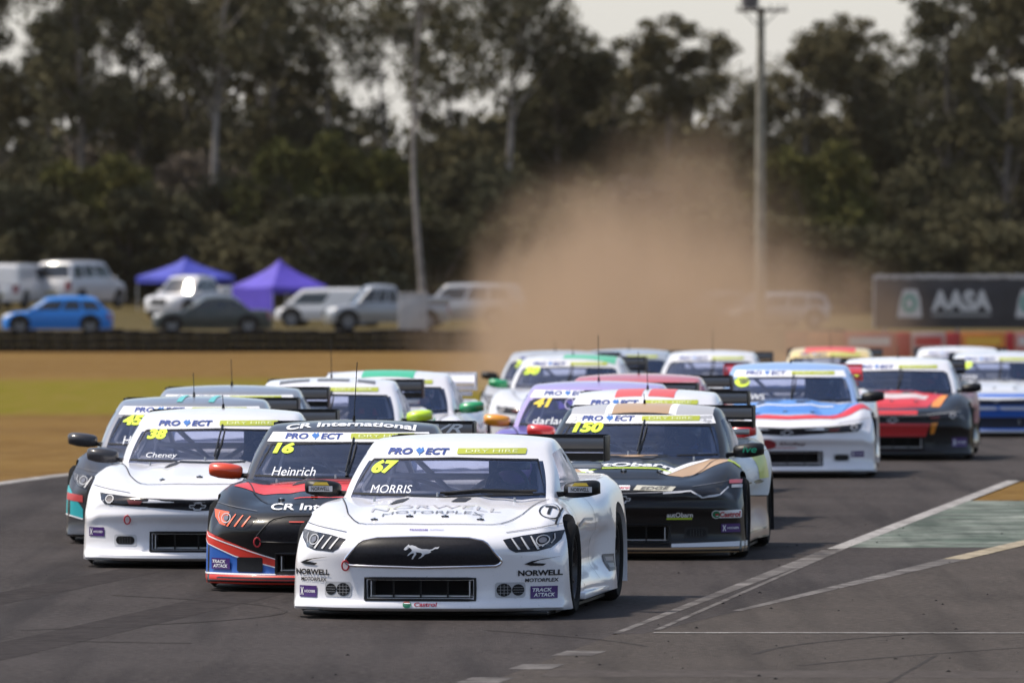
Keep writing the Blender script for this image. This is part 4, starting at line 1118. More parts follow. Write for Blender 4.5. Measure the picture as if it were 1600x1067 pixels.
for q in range(6): mb.box((-.36 + .29 * math.cos(q), -.2 + .29 * math.sin(q), ht + .3), (.03, .03, .5), MATS['transformer_grey'])
mb.build('transformer', lp)

# ------------------------------------------------------------------ gazebos
def gazebo(u, s_, hw, label, pk, ev, rz, col):
    d = dist(s_); x = px(u, s_); t = empty('gazebo', (x, d, gz(x, d)), rz); tag(t, label, 'gazebo', 'blue gazebos in the parking area')
    m = mat('canopy_' + col[0], col[1], .7, noise=.15, nscale=2)
    mb = MB(); n = 8; vs = []; fs = []
    for sd_ in range(4):
        a0 = math.pi / 4 + sd_ * math.pi / 2; a1 = a0 + math.pi / 2
        c0 = Vector((math.cos(a0), math.sin(a0), 0)) * hw * 1.414; c1 = Vector((math.cos(a1), math.sin(a1), 0)) * hw * 1.414
        o = len(vs)
        for i in range(n + 1):
            t_ = i / n; rr = t_; zz = pk - (pk - ev) * (t_ ** .72)
            for j in range(n + 1):
                p = (c0 * (1 - j / n) + c1 * (j / n)) * rr; sag = .10 * t_ * math.sin(math.pi * j / n)
                vs.append((p.x, p.y, zz - sag * .6))
        for i in range(n):
            for j in range(n): a = o + i * (n + 1) + j; fs.append([a, a + 1, a + n + 2, a + n + 1])
        o = len(vs)
        for j in range(n + 1):
            p = c0 * (1 - j / n) + c1 * (j / n); vs.append((p.x * 1.002, p.y * 1.002, ev - .06 * math.sin(math.pi * j / n))); vs.append((p.x * 1.005, p.y * 1.005, ev - .28))
        for j in range(n): a = o + 2 * j; fs.append([a, a + 1, a + 3, a + 2])
    mb.add(vs, fs, m); mb.build('canopy', t, 30)
    for sx in (-1, 1):
        for sy in (-1, 1):
            l_ = MB(); l_.tube([(sx * hw * .98, sy * hw * .98, 0), (sx * hw * .98, sy * hw * .98, ev)], .025, ALU, 8); l_.build('leg', t)
    return t, m, hw, ev
t, m, hw, ev = gazebo(437, 38.5, 1.38, 'brighter violet blue gazebo with a side wall hanging to the ground', 2.72, 1.62, R(38), ('violet', (.075, .045, .42)))
wb = MB(); vs = []; fs = []
for k in range(13): p = Vector((-hw, -hw + 2 * hw * k / 12, 0)); q = .04 * math.sin(k * 2.1); vs += [(p.x + q, p.y, .05), (p.x, p.y, ev - .2)]
for k in range(12): fs.append([2 * k, 2 * k + 1, 2 * k + 3, 2 * k + 2])
wb.add(vs, fs, m); wb.build('side_wall', t)
gazebo(290, 36.5, 1.5, 'deeper blue gazebo half hidden behind the white utility', 2.45, 1.62, R(40), ('blue', (.035, .045, .36)))

# ------------------------------------------------------------------ parked vehicles
def parked(u, s_, rz, L, Wd, Hh, kind, pm, label, gdz=0.):
    d = dist(s_); x = px(u, s_)
    t = empty('parked_' + {'hatch': 'hatchback', 'sedan': 'sedan', 'suv': 'four_wheel_drive', 'ute': 'utility', 'van': 'van'}[kind], (x, d, gz(x, d) + gdz), R(rz))
    tag(t, label, {'hatch': 'hatchback', 'sedan': 'sedan', 'suv': 'four wheel drive', 'ute': 'utility', 'van': 'van'}[kind])
    hood, ws0, ws1, re0, re1, bel = {'hatch': (.22, .20, .40, .84, .97, .60), 'sedan': (.24, .24, .42, .68, .84, .62), 'suv': (.22, .20, .34, .93, .985, .60), 'ute': (.22, .20, .33, .56, .60, .58), 'van': (.10, .07, .24, .97, .99, .56)}[kind]
    clr = .18 if kind in ('hatch', 'sedan') else .32; zb = bel * Hh; h2 = Wd / 2
    def bf(u, v, w):
        a = np.abs(u); y = v * L + .22 * (a ** 3) * np.clip(1 - v * 5, 0, 1) - .15 * a ** 3 * np.clip(v * 5 - 4, 0, 1)
        top = sp(v, [(0, zb * .84), (.05, zb * .9), (hood, zb * .99), (.9, zb * 1.02), (1, zb * 1.0)])
        x = u * h2 * (1 - .05 * (np.abs(w - .55) * 2) ** 2)
        yy = y + .06 * L / 4 * (np.abs(w - .4) * 1.6) ** 2 * np.where(v < .5, 1 - np.clip(v * 6, 0, 1), -np.clip(v * 6 - 5, 0, 1))
        return x, yy + 0 * w, clr + (top - clr) * w
    X, F, tg, cc = box_shell(np.linspace(-1, 1, 15), np.linspace(0, 1, 40), np.linspace(0, 1, 11), bf, iters=4, reach=2.5)
    mb = MB(); mb.add(X, F, pm); 
    if kind == 'ute': mb.box((0, L * .80, zb + .12), (Wd * .96, L * .36, .3), pm, bev=.05)
    body = mb.build('body', t)
    bv = BVHTree.FromPolygons([Vector(p) for p in X], F)
    def gf(u, v, w):
        yb = L * (ws0 + (re1 - ws0) * v); yt = L * (ws1 + (re0 - ws1) * v)
        x = u * (h2 * .97 * (1 - w) + h2 * (.82 if kind != 'van' else .90) * w)
        zt = Hh - .05 * np.abs(u) ** 2 - .05 * (2 * v - 1) ** 2
        return x, yb * (1 - w) + yt * w + .10 * np.abs(u) ** 2 * (1 - v), (zb - .06) + (zt - zb + .06) * w
    GV = [0, .03, .06, .1, .2, .3, .38, .42, .5, .58, .66, .70, .8, .88, .94, .97, 1]
    GX, GF, GT, GC = box_shell([-1, -.95, -.9, -.6, -.3, 0, .3, .6, .9, .95, 1], GV, [0, .1, .18, .3, .5, .7, .8, .88, 1], gf, iters=3, reach=2)
    g = {'cabin': [], 'windshield': [], 'side_window': [], 'rear_window': []}
    for f, tt, q in zip(GF, GT, GC):
        uu, v, w_ = q
        if tt == 'bottom': continue
        if tt == 'front' and abs(uu) < .9 and .1 < w_ < .88: g['windshield'].append(f)
        elif tt == 'back' and abs(uu) < .9 and .18 < w_ < .88 and kind != 'van': g['rear_window'].append(f)
        elif tt in ('left', 'right') and .18 < w_ < .8 and .06 < v < (.94 if kind not in ('van',) else .38) and not .38 < v < .42 and not .66 < v < .70: g.setdefault('side_window' + tt + str(v > .4) + str(v > .68), []).append(f)
        else: g['cabin'].append(f)
    dg = mat('dark_window', (.015, .017, .02), .08, coat=.5)
    for k, fs in g.items():
        if not fs: continue
        us = sorted({i for f in fs for i in f}); mp = {a: b for b, a in enumerate(us)}
        q = MB(); q.add([GX[i] for i in us], [[mp[i] for i in f] for f in fs], pm if k == 'cabin' else dg); q.build('side_window' if k.startswith('side') else k, t)
    wr_ = .33 if kind in ('hatch', 'sedan') else .38
    for sx in (-1, 1):
        for yy in (.17 * L, .80 * L):
            q = MB(); q.lathe([(-.1, .0001), (-.1, wr_ * .9), (-.07, wr_), (.07, wr_), (.1, wr_ * .9), (.1, .62 * wr_)], RUBBER, 22, 'x')
            wl = q.build('wheel', t, 40, (sx * (h2 - .09), yy, wr_)); wl.rotation_euler = (0, 0, 0 if sx > 0 else math.pi)
            q = MB(); q.lathe([(.102, .0001), (.102, .2 * wr_), (.085, .25 * wr_), (.095, .62 * wr_)], mat('parked_rim', (.16, .16, .17), .5, metal=.5), 22, 'x'); q.build('rim', wl)
        pl = 'right' if sx > 0 else 'left'
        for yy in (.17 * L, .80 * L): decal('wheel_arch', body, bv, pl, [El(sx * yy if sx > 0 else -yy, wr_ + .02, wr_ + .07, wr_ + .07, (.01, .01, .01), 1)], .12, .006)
        decal('headlight', body, bv, 'front', [Rc(sx * h2 * .72 - .2, zb * .72, sx * h2 * .72 + .2, zb * .88, (.6, .6, .6), 1, r=.05)], .1, .006)
        decal('tail_light', body, bv, 'back', [Rc(sx * h2 * .8 - .12, zb * .62, sx * h2 * .8 + .12, zb * .95, (.25, .01, .015), 1, r=.03)], .1, .006)
        q = MB(); q.box((sx * (h2 + .08), L * (ws0 + .08), zb + .05), (.18, .1, .14), pm, bev=.03); q.build('mirror', t)
    decal('grille', body, bv, 'front', [Rc(-h2 * .45, zb * .55, h2 * .45, zb * .8, (.02, .02, .02), 1)], .1, .006)
    decal('number_plate', body, bv, 'back', [Rc(-.26, zb * .45, .26, zb * .6, (.5, .42, .2), 1)], .1, .006)
    if kind in ('suv', 'ute'):
        q = MB()
        for sx in (-1, 1): q.tube([(sx * h2 * .7, L * (ws1 + .03), Hh + .02), (sx * h2 * .7, L * (re0 - .05), Hh + .02)], .02, BLACK, 6)
        q.build('roof_rail', t)
    return t
PW = paint('parked_white', (.62, .61, .62), .2); PS = paint('parked_silver', (.30, .31, .33), .3, metal=.3); PB = paint('parked_blue', (.002, .17, .58), .02, coat=.2); PD_ = paint('parked_dark', (.035, .045, .045), .3)
PG = paint('parked_grey', (.12, .125, .14), .3)
parked(3, 42, -90, 4.15, 1.78, 1.40, 'hatch', PB, 'bright blue hatchback parked side on behind the tyre barrier')
parked(172, 36, 152, 5.0, 1.95, 2.05, 'suv', PW, 'white four wheel drive parked with its tail lights towards the track') .location.x -= .0
parked(52, 36.2, 165, 5.0, 2.0, 1.95, 'van', PW, 'white van at the far left with a dark open side beside the four wheel drive')
parked(-30, 37.0, 175, 4.6, 1.85, 1.8, 'suv', PW, 'white wagon cut by the left edge of the photo')
parked(246, 38, -38, 4.9, 1.9, 1.80, 'ute', PW, 'white utility parked in front of the deeper blue gazebo')
parked(238, 42, -90, 4.5, 1.8, 1.42, 'sedan', PD_, 'dark grey green sedan parked side on behind the barrier')
parked(432, 39, -100, 4.6, 1.85, 1.6, 'van', PW, 'small white van beside the brighter gazebo')
parked(505, 40.5, -80, 4.9, 1.9, 1.78, 'ute', PS, 'silver utility parked left of the pale cabinet')
parked(640, 39, -105, 4.7, 1.9, 1.8, 'suv', PS, 'pale four wheel drive right of the cabinet fading into the dust')
parked(1128, 40, -60, 4.6, 1.85, 1.45, 'suv', PS, 'white vehicle behind the dust beside the power pole')
parked(1215, 39.5, 120, 4.6, 1.85, 1.5, 'sedan', PS, 'pale sedan right of the power pole behind the dust')
# pale cabinet
cd = F_PX / 43.5; cx_ = px(645, 43.5); cb = empty('equipment_cabinet', (cx_, cd, gz(cx_, cd))); tag(cb, 'pale grey upright cabinet at the foot of the white trunked gum tree', 'cabinet')
mb = MB(); mb.box((0, 0, .78), (1.02, .8, 1.5), mat('cabinet_grey', (.42, .40, .40), .6, noise=.15, nscale=2), bev=.03); mb.box((0, 0, .015), (.9, .7, .05), CAVITY); mb.build('housing', cb)
mb = MB(); mb.box((0, -.41, .80), (.86, .02, 1.3), MATS['cabinet_grey'], bev=.008); mb.box((.34, -.43, .8), (.03, .03, .16), BLACK); mb.build('door', cb)
mb = MB(); mb.box((0, 0, 1.56), (1.1, .88, .05), MATS['cabinet_grey'], bev=.015); mb.build('roof', cb)

# ------------------------------------------------------------------ the race cars
DARKSUIT = mat('suit_dark', (.03, .03, .05), .8); BLUESUIT = mat('suit_blue', (.03, .06, .2), .8)
HW = mat('helmet_white', (.6, .6, .62), .3, coat=.6); HP = mat('helmet_purple', (.32, .16, .50), .3, coat=.6); HR = mat('helmet_red', (.4, .03, .03), .3, coat=.6); HBk = mat('helmet_black', (.02, .02, .025), .3, coat=.6)
W1 = paint('paint_white', (.76, .75, .78), .10); W2 = paint('paint_white_dusty', (.70, .69, .70), .22)
BK = paint('paint_black', (.007, .007, .008), .03); GY = paint('paint_silver_grey', (.30, .30, .32), .1, metal=.5); DG = paint('paint_dark_grey', (.04, .04, .046), .08)
PU = paint('paint_purple', (.17, .09, .42), .1); RD = paint('paint_red', (.50, .015, .02), .1); BL = paint('paint_blue', (.01, .09, .42), .08); LB = paint('paint_light_blue', (.06, .22, .60), .08)
OR = paint('mirror_orange', (.70, .06, .01), .02); GR = paint('mirror_green', (.01, .30, .10), .02); LM = paint('mirror_lime', (.55, .80, .02), .02); AM = paint('mirror_amber', (.75, .30, .01), .02); RM = paint('mirror_red', (.60, .02, .02), .02)
GOLD = (.42, .27, .15); BLK = (.012, .012, .014)

# 67, in the lead
c = race_car('pony', 659, 225, 7.0, W1, 'leading white race car numbered 67 with a black grille and galloping horse badge', wiper='flat', number='67', name=('MORRIS', .30, .055), driver=('driver in a purple helmet at the wheel of the leading white car', DARKSUIT, HP), antenna=False, numz=1.02, nsize=.115, endm=BLACK)
B = c['B']; body = c['body']
K = BLK
for sx, x0, x1 in ((1, .655, .935), (-1, -.935, -.665)):
    xm = (x0 + x1) / 2
    sw = [(xm - .10, .388), (xm - .05, .408), (xm + .02, .422), (xm + .14, .436), (xm + .0, .414), (xm - .045, .396), (xm + .04, .388), (xm + .02, .374), (xm - .06, .376)]
    decal('sponsor_lettering', body, B, 'front', [T('NORWELL', (xm, .325), .040, x1 - x0, K, 2, bold=.035), T('MOTORPLEX', (xm + .01, .275), .026, (x1 - x0) * .76, K, 2, bold=.02, shear=.1), Pg(sw, K, 2)], .03)
decal('sponsor_sticker', body, B, 'front', track_attack(.735, .145, .905, .232), .03)
decal('sponsor_sticker', body, B, 'front', hoosier(-.905, .148, -.765, .228), .03)
decal('sponsor_lettering', body, B, 'front', [T('Castrol', (.03, .108), .026, .16, (.40, .01, .05), 2, bold=.03, shear=.1), El(-.10, .106, .030, .022, (.01, .18, .09), 2), Ln([(-.12, .112), (-.078, .112)], .006, WHT, 3), Ln([(-.125, .120), (-.085, .120)], .006, (.5, .02, .02), 3)], .03)
decal('sponsor_lettering', body, B, 'top', [T('NORWELL', (0, .80), .12, .92, (.42, .41, .43), 2, bold=-.004), T('MOTORPLEX', (.0, .61), .085, .72, (.13, .13, .14), 2, bold=.0)], .05)  # hood NORWELL greyed: sun glare on the black letters put into their colour
decal('series_lettering', body, B, 'front', [T('TRANSAM', (-.05, .618), .010, .13, (.12, .05, .30), 2, bold=.03), T('AUSTRALIA', (.08, .618), .006, .10, (.1, .08, .3), 2)], .03)
decal('fender_emblem', body, B, 'top', [Ring(.80, .80, .075, .17, .012, K, 2), T('T', (.80, .80), .20, .08, K, 2, bold=.03), Ln([(.86, .62), (.87, .98)], .012, K, 2)], .03)
decal('sponsor_sticker', body, B, 'right', [Rc(3.02, .24, 3.20, .36, (.10, .085, .09), 2), Rc(3.05, .31, 3.17, .34, (.35, .3, .3), 3), Rc(3.05, .26, 3.17, .29, (.3, .28, .28), 3)], .05)
decal('door_seam', body, B, 'right', [Ln([(1.62, .80), (1.60, .3), (1.66, .16)], .008, (.05, .05, .055), 2), Ln([(2.62, .82), (2.66, .5), (2.58, .2)], .008, (.05, .05, .055), 2)], .05)
decal('side_lettering', body, B, 'right', [Ln([(1.75, .60), (2.2, .64), (2.55, .63)], .02, (.35, .36, .40), 2), Ln([(1.75, .5), (2.0, .50), (2.15, .42)], .03, (.35, .03, .05), 2)], .05)
for mo in c['mirrors']: mo.data.materials[0] = BLACK
for sx, mo in zip((1, -1), c['mirrors']):
    mb = MB(); vs, fs, _, _ = T('NORWELL', (0, 0), .028, .13); mb.add([(sx * .93 + p[0], 1.525, .868 + p[1]) for p in vs], fs, flat((.02, .02, .02))); mb.add([(sx * .93 - .085, 1.528, .848), (sx * .93 + .085, 1.528, .848), (sx * .93 + .085, 1.528, .888), (sx * .93 - .085, 1.528, .888)], [[0, 1, 2, 3]], flat((.5, .5, .52)))
    mb.add([(sx * .93 - .06, 1.537, .893), (sx * .93 + .06, 1.537, .893), (sx * .93 + .045, 1.540, .915), (sx * .93 - .04, 1.540, .915)], [[0, 1, 2, 3]], flat((.60, .42, .03)))
    mb.build('mirror_sticker', mo, 0)
for sx in (-1, 1):
    skirt = MB()
    skirt.box((sx * .925, 2.28, .118), (.12, 1.7, .05), W1, bev=.015)
    skirt.build('side_skirt', c['root'])

# 16, black red and blue
c = race_car('pony', 514, 209, 3.6, BK, 'black race car numbered 16 with a blue and red nose and orange mirror', roofm=DG, mirrorm=OR, number='16', name=('Heinrich', .34, .065, .2), antenna=.42, banner='strip', lampm=(.75, .10, .02), nsize=.10,
             driver=('driver in a white helmet behind the black car windscreen', DARKSUIT, HW))
B = c['B']; body = c['body']; red = (.62, .03, .015); blu = (.015, .10, .42)
for sx in (-1, 1):
    it = [Pg([(-.97, .125), (-.40, .125), (-.40, .190), (-.722, .272), (-.94, .36), (-.97, .40)], blu, 1), Pg([(-.975, .395), (-.94, .355), (-.722, .272), (-.40, .190), (-.40, .245), (-.551, .288), (-.94, .405), (-.975, .45)], red, 2),
          Ln([(-.975, .39), (-.94, .353), (-.722, .268), (-.40, .186)], .008, WHT, 3), Ln([(-.975, .455), (-.94, .41), (-.551, .292), (-.40, .249)], .008, WHT, 3),
          Rc(-.985, .062, 0, .128, red, 1), Ln([(-.985, .133), (0, .133)], .012, WHT, 2), Rc(-.70, .150, -.50, .262, (.01, .01, .012), 4, r=.015)]
    if sx > 0: it = [mirx(i) for i in it]
    decal('nose_stripe', body, B, 'front', it, .03)
decal('sponsor_sticker', body, B, 'front', [(v, f, m, l + 3) for v, f, m, l in track_attack(-.905, .165, -.755, .25)] + [], .03)
decal('sponsor_lettering', body, B, 'front', [T('CR International', (0, .632), .045, .92, WHT, 2, bold=.02)], .03)
decal('hood_stripe', body, B, 'top', [Pg([(-.80, .92), (-.55, .72), (0, .64), (.55, .72), (.80, .92), (.72, 1.12), (.40, .95), (0, .88), (-.40, .95), (-.72, 1.12)], (.62, .035, .03), 1), Pg([(-.5, 1.1), (0, 1.0), (.5, 1.1), (.55, 1.18), (0, 1.12), (-.55, 1.18)], (.30, .05, .05), 1), Ln([(-.3, .46), (.3, .46)], .02, red, 2)], .05)
decal('sponsor_lettering', c['cabin'], B, 'top', [T('CR International', (0, 2.05), .17, 1.0, WHT, 2, bold=.03, curve=-.10)], .05)
decal('grille_line', body, B, 'front', [Ln([(-.30, .525), (.30, .525)], .008, red, 3)], .03)
mb = MB(); vs, fs, _, _ = T('VR', (0, 0), .10, .22, shear=.4); mb.add([(.60 + p[0], 4.305, 1.14 + p[1] * .7) for p in vs], fs, flat(WHT)); mb.build('wing_lettering', c['wing'], 0)

# 38, white
c = race_car('coupe', 309, 195, 3.2, W1, 'white race car numbered 38 with a thin black grille and narrow headlights', number='38', name=('Cheney', .26, .05, .15), antenna=.08, nsize=.10, driver=('driver in a black helmet in the white car numbered 38', DARKSUIT, HBk))
decal('sponsor_sticker', c['body'], c['B'], 'front', hoosier(-.91, .252, -.775, .325), .03)
for mo in c['mirrors']: mo.data.materials[0] = DG
# 45
c = race_car('pony', 270, 181, 2.5, DG, 'dark grey race car numbered 45 with a teal patch on its front corner', roofm=GY, number='45', name=('Hu', .12, .07, .15), antenna=.18, banner='strip', nsize=.11, mirrorm=DG)
decal('corner_patch', c['body'], c['B'], 'front', [Pg([(-.97, .26), (-.80, .22), (-.80, .30), (-.86, .36), (-.95, .50), (-.97, .50)], (.02, .38, .42), 1), Pg([(-.96, .38), (-.80, .36), (-.80, .42), (-.96, .44)], (.5, .05, .05), 2), Ln([(-.97, .255), (-.80, .215)], .012, WHT, 2)], .04)
decal('sponsor_lettering', c['cabin'], c['B'], 'top', [Ln([(-.1, 1.95), (-.06, 2.5)], .05, (.1, .45, .45), 2), Ln([(.18, 1.95), (.22, 2.5)], .05, (.1, .45, .45), 2)], .06)
# grey one behind
c = race_car('pony', 333, 168.5, 2.5, GY, 'silver grey race car showing only its roof and black wing behind number 45', antenna=.22, detail=0, banner='strip', mirrorm=DG)
mb = MB()
for q in range(5): mb.box((.40, 3.32 + q * .1, 1.11 - q * .045), (.28, .05, .012), BLACK)
mb.build('window_louvre', c['root'])
# white with lime mirrors
c = race_car('coupe', 491, 159.5, 3.0, W1, 'white race car with lime yellow mirrors and a pale lettered roof', mirrorm=LM, antenna=.35, detail=0, banner=True)
decal('roof_lettering', c['cabin'], c['B'], 'top', [Ln([(-.5, 2.08), (-.2, 2.08)], .12, (.12, .12, .13), 2), Ln([(-.12, 2.08), (.2, 2.08)], .12, (.12, .12, .13), 2), Ln([(.28, 2.08), (.46, 2.08)], .12, (.12, .12, .13), 2)], .06)
# white and green
c = race_car('pony', 580, 151.5, 3.5, W1, 'white race car with green mirrors and a white rear wing near the grass', mirrorm=GR, wingm=W1, antenna=False, detail=0, banner=True, driver=('driver in the white and green car', BLUESUIT, HW))
decal('roof_stripe', c['cabin'], c['B'], 'top', [Rc(-.25, 1.9, .3, 2.5, (.04, .40, .22), 1)], .06)
decal('hood_patch', c['body'], c['B'], 'top', [Pg([(.10, .9), (.45, 1.0), (.50, 1.2), (.12, 1.15)], (.03, .03, .03), 2)], .06)

# 150, black and gold
c = race_car('coupe', 973, 190, 5.2, BK, 'black race car numbered 150 with gold stripes and a thin silver light line', number='150', antenna=.06, banner='strip', nsize=.105, numz=1.055, mirrorm=BLACK, driver=('driver in a black helmet in the black and gold car', BLUESUIT, HBk), lampm=LENS)
B = c['B']; body = c['body']
decal('light_line', body, B, 'front', [Ln([(.33, .548), (.55, .562), (.64, .515), (.78, .532), (.835, .592)], .012, (.55, .55, .58), 4)], .03)
decal('light_line', body, B, 'front', [Ln([(-.33, .548), (-.55, .562), (-.64, .515), (-.78, .532), (-.835, .592)], .012, (.55, .55, .58), 4)], .03)
decal('nose_trim', body, B, 'front', [Rc(-.985, .062, .985, .105, GOLD, 1), Pg([(.40, .108), (.985, .108), (.985, .150), (.40, .136)], (.6, .6, .62), 1), Pg([(-.40, .108), (-.985, .108), (-.985, .150), (-.40, .136)], (.6, .6, .62), 1)], .03)
decal('sponsor_lettering', body, B, 'front', castrol(.835, .375, .215) , .025)
decal('sponsor_sticker', body, B, 'front', hoosier(.79, .225, .935, .295), .025)
decal('sponsor_lettering', body, B, 'front', [T('autObarn', (.465, .375), .042, .21, WHT, 2, bold=.03, shear=.1), Pg([(.355, .335), (.56, .335), (.565, .350), (.36, .350)], LIME, 2)], .03)
decal('sponsor_sticker', body, B, 'front', [Rc(.84, .62, .935, .65, (.5, .10, .12), 2), Rc(.86, .585, .94, .61, (.4, .4, .42), 2)], .03)
decal('sponsor_lettering', body, B, 'front', [Pg([(.085, .575), (.40, .565), (.43, .600), (.11, .612)], (.5, .48, .40), 2), T('EDGE', (.26, .588), .022, .24, (.12, .11, .10), 3, shear=.3), Rc(-.10, .575, .055, .61, WHT, 2), T('Castrol', (-.02, .592), .022, .14, (.45, .01, .03), 3, bold=.02)], .03)
hs = [Pg([(.30, .45), (.46, .42), (.86, 1.02), (.80, 1.12), (.62, 1.24)], GOLD, 1), Ln([(.30, .45), (.62, 1.24)], .06, WHT, 2), Pg([(-.30, .45), (-.46, .42), (-.86, 1.02), (-.80, 1.12), (-.62, 1.24)], GOLD, 1), Ln([(-.30, .45), (-.62, 1.24)], .06, WHT, 2), Rc(-.25, 1.1, .2, 1.2, GOLD, 1),
      T('autObarn', (-.02, .72), .16, .78, WHT, 2, bold=.03, shear=.1, curve=.1), Pg([(-.40, .57), (-.2, .60), (0, .61), (.2, .60), (.36, .57), (.36, .53), (.2, .55), (0, .56), (-.2, .55), (-.40, .53)], LIME, 2)]
decal('hood_stripe', body, B, 'top', hs, .05)
decal('roof_stripe', c['cabin'], B, 'top', [Rc(-.60, 1.88, -.30, 3.0, (.40, .40, .42), 1), Rc(-.30, 1.88, -.24, 3.0, WHT, 1), Rc(-.24, 1.88, .24, 3.0, GOLD, 1), Rc(.24, 1.88, .30, 3.0, WHT, 1), Rc(.30, 1.88, .60, 3.0, (.40, .40, .42), 1)], .06)
decal('side_panel', body, B, 'right', [Pg([(1.35, .50), (3.25, .45), (4.2, .76), (4.2, .86), (1.35, .80)], (.55, .60, .66), 1), Pg([(1.35, .12), (3.2, .12), (3.2, .44), (1.35, .49)], (.40, .24, .16), 1), Pg([(2.9, .60), (3.4, .60), (3.4, .8), (2.9, .8)], (.5, .55, .1), 2)], .05)
decal('fender_sticker', body, B, 'top', [Pg([(.80, .95), (.90, .95), (.90, 1.1), (.80, 1.1)], LIME, 2)], .05)
mo = c['mirrors'][0]; mb = MB(); vs, fs, _, _ = T('ive', (0, 0), .055, .12, shear=.2); mb.add([(.945 + p[0], 1.533, .880 + p[1]) for p in vs], fs, flat((.01, .35, .18))); mb.build('mirror_lettering', mo, 0)
# white with red roof blocks
c = race_car('coupe', 979, 173, 5.5, W1, 'white race car with two red roof blocks and red mirrors', mirrorm=RM, antenna=.16, banner=True, detail=0)
decal('roof_stripe', c['cabin'], c['B'], 'top', [Rc(-.27, 1.9, -.02, 2.5, (.6, .08, .07), 1), Rc(.04, 1.9, .28, 2.5, (.6, .08, .07), 1)], .06)
# purple 41
c = race_car('coupe', 899, 163.5, 6, PU, 'purple race car numbered 41 with orange mirrors', roofm=paint('paint_lilac', (.38, .30, .58), .05), mirrorm=AM, number='41', name=('darlan', .32, .065, .1), antenna=.42, banner='strip', detail=0, nsize=.11, numcol=(.65, .50, .02))
decal('name_disc', c['ws'], c['B'], 'front', [Ring(-.22, 1.03, .045, .055, .01, (.35, .33, .5), 2)], .05)
# red roofed
race_car('pony', 965, 155, 6, RD, 'race car with a plain red roof and wide black wing in mid pack', roofm=paint('paint_rose', (.52, .10, .10), .1), antenna=.2, banner='strip', detail=0)
# white, green mirrors, 50
c = race_car('coupe', 868, 119, 6, W2, 'dusty white race car numbered 50 with green mirrors at the edge of the dust', mirrorm=GR, number='50', antenna=.1, banner=True, detail=0, nsize=.13, driver=('driver in the dusty white car numbered 50', DARKSUIT, HW))
decal('roof_stripe', c['cabin'], c['B'], 'top', [Rc(-.1, 1.95, .6, 2.4, (.10, .42, .25), 1)], .08)
decal('hood_patch', c['body'], c['B'], 'top', [Rc(-.42, .8, -.12, 1.1, (.5, .12, .10), 1)], .08)
race_car('pony', 843, 104, 6, paint('paint_pale_grey', (.42, .42, .43), .3), 'pale grey race car furthest left in the dust with a lime number', number='7', nsize=.13, antenna=.12, detail=0)
race_car('coupe', 961, 99, 6, paint('paint_silver_blue', (.34, .38, .44), .3), 'silver blue race car in the dust left of the boxy white one', antenna=.12, detail=0, mirrorm=LB)
race_car('pony', 1098, 103.5, 5, W2, 'boxy looking white race car furthest back in the dust with a dark wing', antenna=.3, detail=0)
# blue white red 9
c = race_car('coupe', 1230, 142, 2.6, W1, 'white race car with a blue bonnet and red stripe numbered 9', roofm=paint('paint_sky_blue', (.25, .38, .66), .05), number='9', name=('LAWS', .28, .06, .1), antenna=.05, banner='strip', wingm=RD, numcol=(.1, .12, .02), numz=1.035, nsize=.09, driver=('driver in a dark helmet in the blue white and red car', BLUESUIT, HBk))
B = c['B']; body = c['body']
decal('number_disc', c['ws'], B, 'front', [El(-.53, 1.035, .085, .058, YEL, 1), T('9', (-.53, 1.035), .07, .07, (.08, .1, .02), 3, bold=.03, shear=.15)], .05)
decal('hood_stripe', body, B, 'top', [Pg([(-.90, 1.12), (-.62, .62), (-.46, .44), (0, .38), (.46, .44), (.62, .62), (.90, 1.12), (.80, 1.22), (-.80, 1.22)], (.10, .26, .62), 1), Ln([(-.92, 1.1), (-.64, .56), (-.48, .36), (0, .28), (.48, .36), (.64, .56), (.92, 1.1)], .13, (.60, .02, .03), 2), Pg([(-.38, .50), (.38, .50), (.30, .85), (-.30, .85)], (.06, .20, .58), 2), Ln([(-.5, .92), (0, .80), (.5, .92)], .06, WHT, 3)], .05)
decal('sponsor_lettering', body, B, 'front', [El(-.22, .372, .10, .055, (.28, .02, .03), 2), T('Shelley', (.06, .375), .05, .30, (.10, .03, .04), 2, shear=.2), Ln([(-.2, .335), (.1, .335)], .008, (.45, .05, .05), 2)], .04)
decal('sponsor_sticker', body, B, 'front', hoosier(.70, .232, .84, .295), .04)
# red white black 17
c = race_car('coupe', 1395, 127, 4.0, BK, 'red and black race car with white roof and orange flash, right of number 9', roofm=W1, number='1', antenna=.1, banner=True, nsize=.1, driver=('driver in a red helmet in the red and black car', DARKSUIT, HR))
B = c['B']; body = c['body']
decal('hood_stripe', body, B, 'top', [Pg([(-.95, 1.2), (-.90, .7), (-.70, .32), (0, .22), (.42, .30), (.46, .6), (.60, 1.22)], (.55, .02, .025), 1), Pg([(-.5, .75), (0, .62), (.38, .72), (.42, .98), (0, .88), (-.5, 1.0)], (.60, .50, .50), 2), Pg([(.46, .32), (.56, .36), (.66, 1.0), (.58, 1.1), (.48, .6)], (.75, .25, .02), 2)], .05)
decal('nose_stripe', body, B, 'front', [Pg([(-.55, .455), (.46, .455), (.40, .30), (-.48, .30)], (.50, .02, .025), 2), Pg([(.47, .46), (.55, .47), (.50, .33), (.46, .33)], (.75, .25, .02), 2), Rc(-.95, .565, .30, .615, (.50, .02, .025), 2)], .04)
decal('sponsor_sticker', body, B, 'front', [(v, f, m, l) for v, f, m, l in hoosier(.72, .17, .90, .28)], .04)
decal('side_panel', body, B, 'right', [Pg([(1.4, .5), (3.2, .4), (4.1, .7), (4.1, .86), (1.4, .8)], (.50, .22, .22), 1)], .06)
